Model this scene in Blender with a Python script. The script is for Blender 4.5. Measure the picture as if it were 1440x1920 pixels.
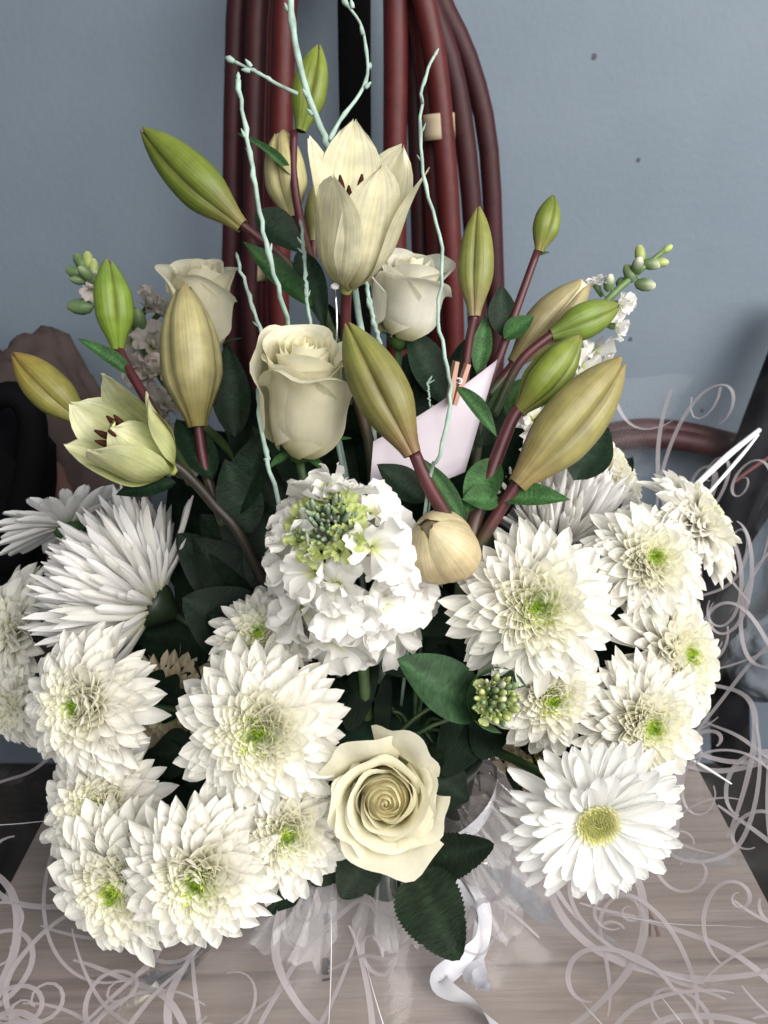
import bpy, math, random
from math import radians, sin, cos, pi, exp, sqrt, atan2
from mathutils import Vector, Matrix, Quaternion, noise

# ------------------------------------------------------------------ scene, camera, light
for o in list(bpy.data.objects):
    bpy.data.objects.remove(o)
scn = bpy.context.scene
COL = scn.collection
TZ = 0.45                       # table top height above the floor
CAM = Vector((0.0, 0.0, TZ + 0.45))
PITCH = radians(24)
FPX = 1450.0                    # focal length in photo pixels (1440 x 1920)
cam_d = bpy.data.cameras.new('camera')
cam_o = bpy.data.objects.new('camera', cam_d); COL.objects.link(cam_o)
cam_o.location = CAM
cam_o.rotation_euler = (radians(90) - PITCH, 0, 0)
cam_d.sensor_fit = 'VERTICAL'; cam_d.sensor_height = 24.0
cam_d.lens = 24.0 * FPX / 1920.0
cam_d.clip_start = 0.01; cam_d.clip_end = 50
cam_d.dof.use_dof = True
cam_d.dof.focus_distance = 0.46
cam_d.dof.aperture_fstop = 7.0
scn.camera = cam_o
scn.render.resolution_x = 768; scn.render.resolution_y = 1024

world = bpy.data.worlds.new('World'); scn.world = world
world.use_nodes = True
bg = world.node_tree.nodes['Background']
bg.inputs['Color'].default_value = (0.72, 0.80, 0.95, 1)
bg.inputs['Strength'].default_value = 0.07

def area(name, loc, target, size, size_y, power, color):
    l = bpy.data.lights.new(name, 'AREA'); l.shape = 'RECTANGLE'
    l.size = size; l.size_y = size_y; l.energy = power; l.color = color
    o = bpy.data.objects.new(name, l); COL.objects.link(o)
    o.location = loc
    o.rotation_euler = (Vector(target) - Vector(loc)).to_track_quat('-Z', 'Y').to_euler()
    return o
area('window_light', (1.25, -0.45, TZ + 1.15), (0.05, 0.45, TZ + 0.20), 1.3, 1.3, 66, (1.0, 0.95, 0.90))
area('front_fill_light', (0.22, -0.95, TZ + 1.05), (0.0, 0.45, TZ + 0.15), 1.3, 1.3, 31, (1.0, 0.98, 0.96))  # frontal fill added to soften shade between the petals, no doorway here

vs = scn.view_settings
vs.view_transform = 'Standard'; vs.look = 'None'; vs.gamma = 1; vs.exposure = -0.2
vs.use_curve_mapping = False
scn.render.engine = 'CYCLES'
scn.cycles.transparent_max_bounces = 24
scn.cycles.max_bounces = 10
scn.cycles.diffuse_bounces = 6

# ------------------------------------------------------------------ helpers
RIGHT = Vector((1, 0, 0))
FWD = Vector((0, cos(PITCH), -sin(PITCH)))
UP = Vector((0, sin(PITCH), cos(PITCH)))
def W(px, py, d):
    return CAM + d * (FWD + RIGHT * ((px - 720) / FPX) + UP * ((960 - py) / FPX))
def V(r, u, t):                 # a direction: right, up, towards the viewer
    return (RIGHT * r + UP * u - FWD * t).normalized()
def lerp(a, b, t): return a + (b - a) * t
def mix3(a, b, t):
    t = max(0, min(1, t)); return tuple(a[i] + (b[i] - a[i]) * t for i in range(3))
def sst(a, b, x):
    t = max(0, min(1, (x - a) / (b - a))); return t * t * (3 - 2 * t)

def mesh_from(name, verts, faces, cols=None, uvs=None, smooth=True):
    me = bpy.data.meshes.new(name)
    me.from_pydata([tuple(v) for v in verts], [], faces)
    if smooth:
        me.polygons.foreach_set('use_smooth', [True] * len(me.polygons))
    if cols is not None:
        a = me.color_attributes.new('col', 'FLOAT_COLOR', 'POINT')
        flat = []
        for c in cols: flat += [c[0], c[1], c[2], 1.0]
        a.data.foreach_set('color', flat)
    if uvs is not None:
        ul = me.uv_layers.new(name='UVMap')
        flat = []
        for l in me.loops:
            flat += [uvs[l.vertex_index][0], uvs[l.vertex_index][1]]
        ul.data.foreach_set('uv', flat)
    me.update()
    return me

def grid(name, fn, nu, nv, colfn=None, u0=-1, u1=1, v0=0, v1=1):
    vv, cc, uu, ff = [], [], [], []
    for j in range(nv + 1):
        v = v0 + (v1 - v0) * j / nv
        for i in range(nu + 1):
            u = u0 + (u1 - u0) * i / nu
            vv.append(fn(u, v)); uu.append((u * .5 + .5, v))
            cc.append(colfn(u, v) if colfn else (1, 1, 1))
    for j in range(nv):
        for i in range(nu):
            a = j * (nu + 1) + i
            ff.append((a, a + 1, a + nu + 2, a + nu + 1))
    return mesh_from(name, vv, ff, cc, uu)

def link(name, me, mat=None, parent=None, M=None):
    o = bpy.data.objects.new(name, me); COL.objects.link(o)
    if me is not None and mat is not None and len(me.materials) == 0:
        me.materials.append(mat)
    if parent is not None: o.parent = parent
    if M is not None: o.matrix_basis = M
    return o
def tag(o, label, cat, group=None):
    o['label'] = label; o['category'] = cat
    if group: o['group'] = group
    return o
def thing(name, loc, label, cat, group=None):
    o = bpy.data.objects.new(name, None); COL.objects.link(o)
    o.location = loc; o.empty_display_size = 0.02
    return tag(o, label, cat, group)
def struct(o):
    o['kind'] = 'structure'; return o
def rel(root, p): return Vector(p) - root.location

def spline(pts, n):
    pts = [Vector(p) for p in pts]
    if len(pts) == 2:
        return [pts[0].lerp(pts[1], i / n) for i in range(n + 1)]
    P = [2 * pts[0] - pts[1]] + pts + [2 * pts[-1] - pts[-2]]
    out = []
    m = len(pts) - 1
    for k in range(n + 1):
        t = k / n * m; i = min(int(t), m - 1); f = t - i
        a, b, c, d = P[i], P[i + 1], P[i + 2], P[i + 3]
        out.append(0.5 * (2 * b + (c - a) * f + (2 * a - 5 * b + 4 * c - d) * f * f + (3 * b - a - 3 * c + d) * f ** 3))
    return out

def tube_geo(pts, radii, seg=8, bump=None):
    vv, ff = [], []
    n = len(pts)
    up = Vector((0.3, 0.5, 0.8)).normalized()
    prev = None
    for i, p in enumerate(pts):
        t = (pts[min(i + 1, n - 1)] - pts[max(i - 1, 0)]).normalized()
        if prev is None:
            x = t.orthogonal().normalized()
        else:
            x = (prev - t * prev.dot(t)).normalized()
        prev = x
        y = t.cross(x)
        r = radii[i] if hasattr(radii, '__len__') else radii
        for k in range(seg):
            a = 2 * pi * k / seg
            rr = r * (bump(i, k) if bump else 1)
            vv.append(p + (x * cos(a) + y * sin(a)) * rr)
    for i in range(n - 1):
        for k in range(seg):
            a = i * seg + k; b = i * seg + (k + 1) % seg
            ff.append((a, b, b + seg, a + seg))
    ff.append(tuple(range(seg - 1, -1, -1)))
    ff.append(tuple((n - 1) * seg + k for k in range(seg)))
    return vv, ff
def tube(name, pts, radii, mat, parent=None, seg=8, n=None, col=None, origin=None, bump=None):
    if n: pts = spline(pts, n)
    if n and hasattr(radii, '__len__'):
        m = len(radii) - 1
        rr = []
        for k in range(n + 1):
            t = k / n * m; i = min(int(t), m - 1)
            rr.append(lerp(radii[i], radii[i + 1], t - i))
        radii = rr
    if origin is not None: pts = [Vector(p) - origin for p in pts]
    vv, ff = tube_geo(pts, radii, seg, bump)
    cols = None
    if col is not None:
        N = len(pts)
        cols = [col(i / (N - 1)) if callable(col) else col for i in range(N) for k in range(seg)]
    return link(name, mesh_from(name, vv, ff, cols), mat, parent)

def box_geo(x0, x1, y0, y1, z0, z1, b=0.0):
    import bmesh
    bm = bmesh.new()
    bmesh.ops.create_cube(bm, size=1)
    for v in bm.verts:
        v.co = Vector((lerp(x0, x1, v.co.x + .5), lerp(y0, y1, v.co.y + .5), lerp(z0, z1, v.co.z + .5)))
    if b: bmesh.ops.bevel(bm, geom=bm.edges[:], offset=b, segments=2, affect='EDGES')
    me = bpy.data.meshes.new('box'); bm.to_mesh(me); bm.free()
    return me

# ------------------------------------------------------------------ materials
def newmat(name):
    m = bpy.data.materials.new(name); m.use_nodes = True
    nt = m.node_tree
    return m, nt, nt.nodes, nt.links, nt.nodes['Principled BSDF'], nt.nodes['Material Output']

def organic(name, rough=0.55, spec=0.3, transl=0.25, streak=(40, 2.5), streak_amt=0.10, bump=0.2, blotch=0.10, rand=0.08, sss=0.0, sheen=0.0):
    m, nt, N, L, P, out = newmat(name)
    at = N.new('ShaderNodeAttribute'); at.attribute_name = 'col'
    uv = N.new('ShaderNodeUVMap'); uv.uv_map = 'UVMap'
    mp = N.new('ShaderNodeMapping'); mp.inputs['Scale'].default_value = (streak[0], streak[1], 1)
    L.new(uv.outputs['UV'], mp.inputs['Vector'])
    oi = N.new('ShaderNodeObjectInfo')
    addv = N.new('ShaderNodeVectorMath'); addv.operation = 'ADD'
    L.new(mp.outputs['Vector'], addv.inputs[0]); L.new(oi.outputs['Random'], addv.inputs[1])
    n1 = N.new('ShaderNodeTexNoise'); n1.inputs['Scale'].default_value = 1.0; n1.inputs['Detail'].default_value = 3
    L.new(addv.outputs['Vector'], n1.inputs['Vector'])
    geo = N.new('ShaderNodeNewGeometry')
    n2 = N.new('ShaderNodeTexNoise'); n2.inputs['Scale'].default_value = 90; n2.inputs['Detail'].default_value = 4
    L.new(geo.outputs['Position'], n2.inputs['Vector'])
    # value = 1 + streak + blotch + random
    def mr(src, amt):
        r = N.new('ShaderNodeMapRange'); r.inputs['From Min'].default_value = 0.25; r.inputs['From Max'].default_value = 0.75
        r.inputs['To Min'].default_value = 1 - amt; r.inputs['To Max'].default_value = 1 + amt * .6
        L.new(src, r.inputs['Value']); return r.outputs['Result']
    def mul(a, b):
        k = N.new('ShaderNodeMath'); k.operation = 'MULTIPLY'; L.new(a, k.inputs[0]); L.new(b, k.inputs[1]); return k.outputs[0]
    r0 = N.new('ShaderNodeMapRange'); r0.inputs['To Min'].default_value = 1 - rand; r0.inputs['To Max'].default_value = 1 + rand * .4
    L.new(oi.outputs['Random'], r0.inputs['Value'])
    val = mul(mul(mr(n1.outputs['Fac'], streak_amt), mr(n2.outputs['Fac'], blotch)), r0.outputs['Result'])
    vm = N.new('ShaderNodeVectorMath'); vm.operation = 'SCALE'
    L.new(at.outputs['Color'], vm.inputs[0]); L.new(val, vm.inputs['Scale'])
    L.new(vm.outputs['Vector'], P.inputs['Base Color'])
    P.inputs['Roughness'].default_value = rough
    P.inputs['Specular IOR Level'].default_value = spec
    if sheen: P.inputs['Sheen Weight'].default_value = sheen
    bp = N.new('ShaderNodeBump'); bp.inputs['Strength'].default_value = bump; bp.inputs['Distance'].default_value = 0.0006
    L.new(n1.outputs['Fac'], bp.inputs['Height']); L.new(bp.outputs['Normal'], P.inputs['Normal'])
    if transl:
        tr = N.new('ShaderNodeBsdfTranslucent'); L.new(vm.outputs['Vector'], tr.inputs['Color'])
        mx = N.new('ShaderNodeMixShader'); mx.inputs['Fac'].default_value = transl
        L.new(P.outputs['BSDF'], mx.inputs[1]); L.new(tr.outputs['BSDF'], mx.inputs[2])
        L.new(mx.outputs['Shader'], out.inputs['Surface'])
    return m

M_PETAL = organic('white_petal', rough=0.6, spec=0.25, transl=0.45, streak=(14, 1.2), streak_amt=0.06, bump=0.25, blotch=0.05, rand=0.06)
M_ROSE = organic('rose_petal', rough=0.5, spec=0.3, transl=0.50, streak=(18, 2), streak_amt=0.05, bump=0.12, blotch=0.08, rand=0.05)
M_LILY = organic('lily_tepal', rough=0.4, spec=0.4, transl=0.22, streak=(26, 1.3), streak_amt=0.20, bump=0.5, blotch=0.24, rand=0.06)
M_LEAF = organic('leaf', rough=0.55, spec=0.16, transl=0.10, streak=(7, 30), streak_amt=0.40, bump=0.8, blotch=0.4, rand=0.25)
M_STEM = organic('stem', rough=0.45, spec=0.4, transl=0, streak=(8, 30), streak_amt=0.15, bump=0.2, blotch=0.25, rand=0.1)
M_TWIG = organic('painted_twig', rough=0.8, spec=0.2, transl=0, streak=(8, 30), streak_amt=0.2, bump=0.6, blotch=0.42, rand=0.05)

def simple(name, color, rough=0.6, spec=0.3, nscale=0, namt=0.2, bump=0.0, metal=0.0):
    m, nt, N, L, P, out = newmat(name)
    P.inputs['Base Color'].default_value = (*color, 1)
    P.inputs['Roughness'].default_value = rough
    P.inputs['Specular IOR Level'].default_value = spec
    P.inputs['Metallic'].default_value = metal
    if nscale:
        geo = N.new('ShaderNodeNewGeometry')
        n = N.new('ShaderNodeTexNoise'); n.inputs['Scale'].default_value = nscale; n.inputs['Detail'].default_value = 5
        L.new(geo.outputs['Position'], n.inputs['Vector'])
        mx = N.new('ShaderNodeMix'); mx.data_type = 'RGBA'
        mx.inputs['A'].default_value = (*[c * (1 - namt) for c in color], 1)
        mx.inputs['B'].default_value = (*[c * (1 + namt) for c in color], 1)
        L.new(n.outputs['Fac'], mx.inputs['Factor']); L.new(mx.outputs['Result'], P.inputs['Base Color'])
        if bump:
            b = N.new('ShaderNodeBump'); b.inputs['Strength'].default_value = bump; b.inputs['Distance'].default_value = 0.003
            L.new(n.outputs['Fac'], b.inputs['Height']); L.new(b.outputs['Normal'], P.inputs['Normal'])
    return m

def wall_material():
    m, nt, N, L, P, out = newmat('painted_wall')
    geo = N.new('ShaderNodeNewGeometry')
    n = N.new('ShaderNodeTexNoise'); n.inputs['Scale'].default_value = 3.0; n.inputs['Detail'].default_value = 8; n.inputs['Roughness'].default_value = .65
    L.new(geo.outputs['Position'], n.inputs['Vector'])
    cr = N.new('ShaderNodeValToRGB')
    cr.color_ramp.elements[0].position = .3; cr.color_ramp.elements[0].color = (.140, .180, .222, 1)
    cr.color_ramp.elements[1].position = .7; cr.color_ramp.elements[1].color = (.172, .214, .260, 1)
    L.new(n.outputs['Fac'], cr.inputs['Fac'])
    v = N.new('ShaderNodeTexNoise'); v.inputs['Scale'].default_value = 16; v.inputs['Detail'].default_value = 2
    L.new(geo.outputs['Position'], v.inputs['Vector'])
    sp = N.new('ShaderNodeMapRange'); sp.inputs['From Min'].default_value = .2; sp.inputs['From Max'].default_value = .24
    sp.inputs['To Min'].default_value = .55; sp.inputs['To Max'].default_value = 1
    L.new(v.outputs['Fac'], sp.inputs['Value'])
    s = N.new('ShaderNodeVectorMath'); s.operation = 'SCALE'
    L.new(cr.outputs['Color'], s.inputs[0]); L.new(sp.outputs['Result'], s.inputs['Scale'])
    L.new(s.outputs['Vector'], P.inputs['Base Color'])
    P.inputs['Roughness'].default_value = .6; P.inputs['Specular IOR Level'].default_value = .25
    n3 = N.new('ShaderNodeTexNoise'); n3.inputs['Scale'].default_value = 120; n3.inputs['Detail'].default_value = 4
    L.new(geo.outputs['Position'], n3.inputs['Vector'])
    b = N.new('ShaderNodeBump'); b.inputs['Strength'].default_value = .25; b.inputs['Distance'].default_value = .002
    L.new(n3.outputs['Fac'], b.inputs['Height']); L.new(b.outputs['Normal'], P.inputs['Normal'])
    return m

def wood_material():
    m, nt, N, L, P, out = newmat('pale_wood_board')
    geo = N.new('ShaderNodeNewGeometry')
    rot = N.new('ShaderNodeMapping'); rot.inputs['Rotation'].default_value = (0, 0, radians(-1.5))
    L.new(geo.outputs['Position'], rot.inputs['Vector'])
    def nz(sc, scale, detail=5, rough=.6, dist=0.0):
        mp = N.new('ShaderNodeMapping'); mp.inputs['Scale'].default_value = sc
        L.new(rot.outputs['Vector'], mp.inputs['Vector'])
        n = N.new('ShaderNodeTexNoise'); n.inputs['Scale'].default_value = scale
        n.inputs['Detail'].default_value = detail; n.inputs['Roughness'].default_value = rough; n.inputs['Distortion'].default_value = dist
        L.new(mp.outputs['Vector'], n.inputs['Vector']); return n.outputs['Fac']
    big = nz((2.2, 22, 1), 1.6, 5, .6, .6)
    mid = nz((5, 120, 1), 1.2, 5, .65, .3)
    fine = nz((14, 420, 1), 1.5, 4, .7)
    line = nz((1.1, 46, 1), 1.0, 2, .5, .2)
    cr = N.new('ShaderNodeValToRGB')
    e = cr.color_ramp.elements
    e[0].position = .28; e[0].color = (.165, .136, .122, 1)
    e[1].position = .72; e[1].color = (.300, .258, .240, 1)
    x = e.new(.5); x.color = (.236, .202, .185, 1)
    mixv = N.new('ShaderNodeMath'); mixv.operation = 'MULTIPLY_ADD'; mixv.inputs[1].default_value = .5
    L.new(mid, mixv.inputs[0])
    h = N.new('ShaderNodeMath'); h.operation = 'MULTIPLY'; h.inputs[1].default_value = .5; L.new(big, h.inputs[0])
    L.new(h.outputs[0], mixv.inputs[2]); L.new(mixv.outputs[0], cr.inputs['Fac'])
    def rng(src, a, b, lo, hi):
        r = N.new('ShaderNodeMapRange'); r.inputs['From Min'].default_value = a; r.inputs['From Max'].default_value = b
        r.inputs['To Min'].default_value = lo; r.inputs['To Max'].default_value = hi; L.new(src, r.inputs['Value']); return r.outputs['Result']
    def mul(a, b):
        k = N.new('ShaderNodeMath'); k.operation = 'MULTIPLY'; L.new(a, k.inputs[0]); L.new(b, k.inputs[1]); return k.outputs[0]
    f = mul(rng(fine, .3, .7, .86, 1.08), rng(line, .30, .36, .68, 1.0))
    s = N.new('ShaderNodeVectorMath'); s.operation = 'SCALE'
    L.new(cr.outputs['Color'], s.inputs[0]); L.new(f, s.inputs['Scale'])
    L.new(s.outputs['Vector'], P.inputs['Base Color'])
    P.inputs['Roughness'].default_value = .42; P.inputs['Specular IOR Level'].default_value = .35
    b = N.new('ShaderNodeBump'); b.inputs['Strength'].default_value = .2; b.inputs['Distance'].default_value = .0008
    L.new(fine, b.inputs['Height']); L.new(b.outputs['Normal'], P.inputs['Normal'])
    return m

def cellophane_material():
    m, nt, N, L, P, out = newmat('clear_cellophane')
    N.remove(P)
    geo = N.new('ShaderNodeNewGeometry')
    n = N.new('ShaderNodeTexNoise'); n.inputs['Scale'].default_value = 22; n.inputs['Detail'].default_value = 5; n.inputs['Distortion'].default_value = 1.2
    L.new(geo.outputs['Position'], n.inputs['Vector'])
    b = N.new('ShaderNodeBump'); b.inputs['Strength'].default_value = .35; b.inputs['Distance'].default_value = .004
    L.new(n.outputs['Fac'], b.inputs['Height'])
    tr = N.new('ShaderNodeBsdfTransparent'); tr.inputs['Color'].default_value = (.97, .97, .975, 1)
    gl = N.new('ShaderNodeBsdfGlossy'); gl.inputs['Roughness'].default_value = .16; gl.inputs['Color'].default_value = (1, 1, 1, 1)
    L.new(b.outputs['Normal'], gl.inputs['Normal'])
    df = N.new('ShaderNodeBsdfTranslucent'); df.inputs['Color'].default_value = (.9, .88, .9, 1)
    d2 = N.new('ShaderNodeBsdfDiffuse'); d2.inputs['Color'].default_value = (.9, .88, .9, 1)
    mh = N.new('ShaderNodeMixShader'); mh.inputs['Fac'].default_value = .5
    L.new(df.outputs[0], mh.inputs[1]); L.new(d2.outputs[0], mh.inputs[2])
    lw = N.new('ShaderNodeFresnel'); lw.inputs['IOR'].default_value = 1.33
    L.new(b.outputs['Normal'], lw.inputs['Normal'])
    hz = N.new('ShaderNodeMapRange'); hz.inputs['From Min'].default_value = .35; hz.inputs['From Max'].default_value = .75; hz.inputs['To Min'].default_value = .0; hz.inputs['To Max'].default_value = .022
    L.new(n.outputs['Fac'], hz.inputs['Value'])
    at = N.new('ShaderNodeAttribute'); at.attribute_name = 'col'
    ad = N.new('ShaderNodeMath'); ad.operation = 'ADD'; L.new(hz.outputs['Result'], ad.inputs[0]); L.new(at.outputs['Fac'], ad.inputs[1])
    m1 = N.new('ShaderNodeMixShader'); L.new(ad.outputs[0], m1.inputs['Fac'])
    L.new(tr.outputs[0], m1.inputs[1]); L.new(mh.outputs[0], m1.inputs[2])
    fm = N.new('ShaderNodeMath'); fm.operation = 'MULTIPLY'; fm.inputs[1].default_value = .6; L.new(lw.outputs[0], fm.inputs[0])
    m2 = N.new('ShaderNodeMixShader'); L.new(fm.outputs[0], m2.inputs['Fac'])
    L.new(m1.outputs[0], m2.inputs[1]); L.new(gl.outputs[0], m2.inputs[2])
    L.new(m2.outputs[0], out.inputs['Surface'])
    return m

def print_material():
    m, nt, N, L, P, out = newmat('white_scroll_print')
    P.inputs['Base Color'].default_value = (.46, .43, .45, 1); P.inputs['Roughness'].default_value = .5
    tl = N.new('ShaderNodeBsdfTranslucent'); tl.inputs['Color'].default_value = (.46, .43, .45, 1)
    tr = N.new('ShaderNodeBsdfTransparent')
    a = N.new('ShaderNodeMixShader'); a.inputs['Fac'].default_value = .35
    L.new(P.outputs[0], a.inputs[1]); L.new(tl.outputs[0], a.inputs[2])
    b = N.new('ShaderNodeMixShader'); b.inputs['Fac'].default_value = .36
    L.new(a.outputs[0], b.inputs[1]); L.new(tr.outputs[0], b.inputs[2])
    L.new(b.outputs[0], out.inputs['Surface'])
    return m

M_CREASE_GLINT = simple('film_crease_glint', (.50, .49, .51), .2, .8)  # pale colour stands in for highlight streaks on the film
M_FOLD_GLINT = simple('pale_fold_glint', (.75, .77, .80), .12, .9)  # opaque pale colour standing in for the highlight along a film fold
M_WALL = wall_material(); M_WOOD = wood_material(); M_CELLO = cellophane_material(); M_PRINT = print_material()
M_FLOOR = simple('dark_floor', (.022, .019, .018), .6, .3, 14, .5, .3)
M_HOSE = simple('maroon_rubber', (.072, .010, .010), .5, .35, 45, .45, .25)
M_HOSE_DK = simple('dark_maroon_rubber', (.036, .008, .010), .55, .3, 45, .45, .25)
M_BLACK = simple('black_rubber', (.004, .004, .005), .8, .08, 30, .3, .1)
M_TAPE = simple('beige_tape', (.42, .35, .24), .6, .3, 50, .15, .2)

M_KNOT0 = simple('dark_plaster_hole', (.08, .085, .10), .8, .1, 300, .3)
# ------------------------------------------------------------------ setting
WALLY = 1.0
wl = link('wall', grid('wall', lambda u, v: Vector((u * 1.6, WALLY, v * 2.4)), 2, 2), M_WALL); struct(wl)
fl = link('floor', grid('floor', lambda u, v: Vector((u * 1.6, -1.0 + v * 2.0, 0)), 2, 2), M_FLOOR); struct(fl)

for (px, py, r) in [(1114, 106, .0028), (1197, 300, .0022), (1182, 636, .0024), (1316, 770, .002)]:
    a = W(px, py, 1.0) - CAM; p = CAM + a * ((WALLY - .0006) / a.y)
    sv = [p] + [p + Vector((cos(k * pi / 5) * r * (1 + .3 * sin(k * 2.3)), 0, sin(k * pi / 5) * r * 1.2)) for k in range(10)]
    link('nail_hole', mesh_from('nail_hole', sv, [(0, 1 + k, 1 + (k + 1) % 10) for k in range(10)]), M_KNOT0, wl)
table = thing('wooden_table', (0, 0.25, 0), 'pale grey-brown wooden table carrying the flower arrangement', 'table')
tb = link('table_top', box_geo(-.258, .258, -.35, .335, TZ - .028, TZ, .0015), M_WOOD, table)
for sx in (-1, 1):
    for sy in (-1, 1):
        link('leg', box_geo(sx * .225 - .02, sx * .225 + .02, sy * .29 - .02, sy * .29 + .02, 0.0, TZ - .029, .002), M_WOOD, table)
# knot streaks and stamped marks, a fraction of a millimetre of ink on the board
M_KNOT = simple('wood_knot', (.16, .115, .10), .6, .2, 300, .35)
M_STAMP = simple('black_stamp_ink', (.03, .033, .033), .6, .2, 500, .6)
def on_table(px, py, dz=0.0):
    a = W(px, py, 1.0) - CAM
    t = (TZ + dz - CAM.z) / a.z
    return CAM + a * t
def flat_strip(name, pix, widths, mat, dz, parent, jag=0.0):
    pts = spline([on_table(x, y, dz) for x, y in pix], 16)
    rr = random.Random(name)
    vv, ff = [], []
    for i, p in enumerate(pts):
        t = (pts[min(i + 1, 16)] - pts[max(i - 1, 0)]).normalized()
        s = Vector((-t.y, t.x, 0))
        k = i / 16 * (len(widths) - 1); a = min(int(k), len(widths) - 2)
        w = lerp(widths[a], widths[a + 1], k - a)
        vv += [p + s * w * (1 + rr.uniform(-jag, jag)) - parent.location, p - s * w * (1 + rr.uniform(-jag, jag)) - parent.location]
    for i in range(16): ff.append((2 * i, 2 * i + 1, 2 * i + 3, 2 * i + 2))
    return link(name, mesh_from(name, vv, ff), mat, parent)
flat_strip('knot', [(1203, 1660), (1212, 1700), (1228, 1730), (1236, 1756)], [.0004, .0010, .0006, .0011], M_KNOT, .0004, table, .3)
flat_strip('knot', [(1206, 1690), (1218, 1725), (1220, 1756)], [.0003, .0007, .0004], M_KNOT, .0005, table, .3)
flat_strip('knot', [(1204, 1710), (1206, 1735), (1208, 1757)], [.0002, .0006, .0003], M_KNOT, .0006, table, .3)
flat_strip('stamp_mark', [(613, 1712), (614, 1730), (615, 1748)], [.0026, .0024, .0018], M_STAMP, .0004, table, .35)
flat_strip('stamp_mark', [(611, 1796), (610, 1812), (609, 1828)], [.0024, .0026, .0018], M_STAMP, .0004, table, .35)
flat_strip('stamp_mark', [(603, 1838), (611, 1837), (619, 1836)], [.0006, .0010, .0006], M_STAMP, .0005, table, .35)

# ------------------------------------------------------------------ hose coil on the wall
hose = thing('hose_coil', (W(675, 300, 1).x, WALLY, 1.5), 'long maroon rubber hose coiled and hung on the wall', 'hose')
def HW(px, py, off):           # a point of the hose, off metres in front of the wall
    a = W(px, py, 1.0) - CAM
    t = (WALLY - off - CAM.y) / a.y
    return CAM + a * t
HR = .0122
def strand(pix, off, mat=M_HOSE, r=HR):
    pts = [HW(x, y, o) for (x, y), o in zip(pix, off)] if hasattr(off, '__len__') else [HW(x, y, off) for x, y in pix]
    return tube('hose_loop', pts, r, mat, hose, 12, 40, origin=hose.location)
def loop(xl, xr_top, xr_mid, xr_low, off, mat, r=HR, low=1000):
    strand([(690, -330), (xl + 110, -250), (xl + 20, -60), (xl + 5, 120), (xl, 400), (xl + 4, 700), (xl + 90, low - 90), (690, low), (xr_low - 60, low - 90), (xr_low, 720), (xr_low, 480),
            (xr_mid, 260), (lerp(xr_top, xr_mid, .60), 110), (xr_top, -10), (lerp(xr_top, 690, .5), -200), (690, -330)], off, mat, r)
loop(436, 822, 914, 926, .115, M_HOSE_DK, .0104, 1120)
loop(474, 800, 872, 890, .135, M_HOSE_DK, .0106, 1060)
loop(526, 792, 832, 846, .155, M_HOSE, .0112, 1000)
loop(492, 776, 808, 818, .125, M_HOSE, .0108, 980)
loop(452, 768, 782, 788, .105, M_HOSE_DK, .0098, 1090)
strand([(690, -330), (735, -200), (741, -60), (742, 120), (740, 400), (742, 700), (700, 900), (640, 900), (600, 820)], .145, M_HOSE, .0122)
for (px, py, off, r, h) in [(823, 238, .150, .0158, .017), (478, 500, .130, .0130, .014)]:
    p0 = HW(px - 1, py - 24, off); p1 = HW(px + 1, py + 24, off)
    tube('tape_band', [p0, p1], r, M_TAPE, hose, 16, 4, origin=hose.location)
hk = thing('wall_hook', (W(690, 300, 1).x, WALLY, 1.5), 'dark steel hook above the frame that carries the hose', 'hook')
tube('hook_arm', [HW(690, -300, -.01), HW(690, -300, .10), HW(690, -300, .19), HW(690, -345, .195)], .006, M_BLACK, hk, 8, 12, origin=hk.location)
stp = thing('black_strap', (W(665, 300, 1).x, WALLY, 1.3), 'flat black strap hanging between the two sides of the hose coil', 'strap')
sp_pts = [HW(668, -300, .05), HW(664, 0, .045), HW(667, 300, .043), HW(668, 520, .045), HW(672, 900, .05)]
vv, ff = [], []
sps = spline(sp_pts, 20)
for i, p in enumerate(sps):
    w = .0175
    for (dx, dy) in ((-w, 0), (-w * .8, -.004), (w * .8, -.004), (w, 0), (w * .8, .004), (-w * .8, .004)):
        vv.append(p + Vector((dx, dy, 0)) - stp.location)
for i in range(20):
    for k in range(6):
        a = i * 6 + k; b = i * 6 + (k + 1) % 6
        ff.append((a, b, b + 6, a + 6))
link('webbing', mesh_from('webbing', vv, ff), M_BLACK, stp)

# second hose arc low at the right, leaning on the wall
h2 = thing('hose_ring', (W(1260, 900, 1).x, WALLY, .55), 'loose ring of dark red-brown hose leaning on the wall behind the cellophane', 'hose')
for k, (dr, off) in enumerate([(0, .03), (-17, .045)]):
    pix = [(1085, 900 - dr * 2), (1110, 830 - dr), (1180, 806 - dr), (1255, 806 - dr), (1340, 822 - dr), (1420, 850 - dr), (1500, 930 - dr), (1490, 1120), (1380, 1240), (1230, 1240), (1110, 1120), (1085, 900 - dr * 2)]
    tube('hose_turn', [HW(x, y, off) for x, y in pix], .0135, M_HOSE_DK, h2, 10, 40, origin=h2.location)

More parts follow.
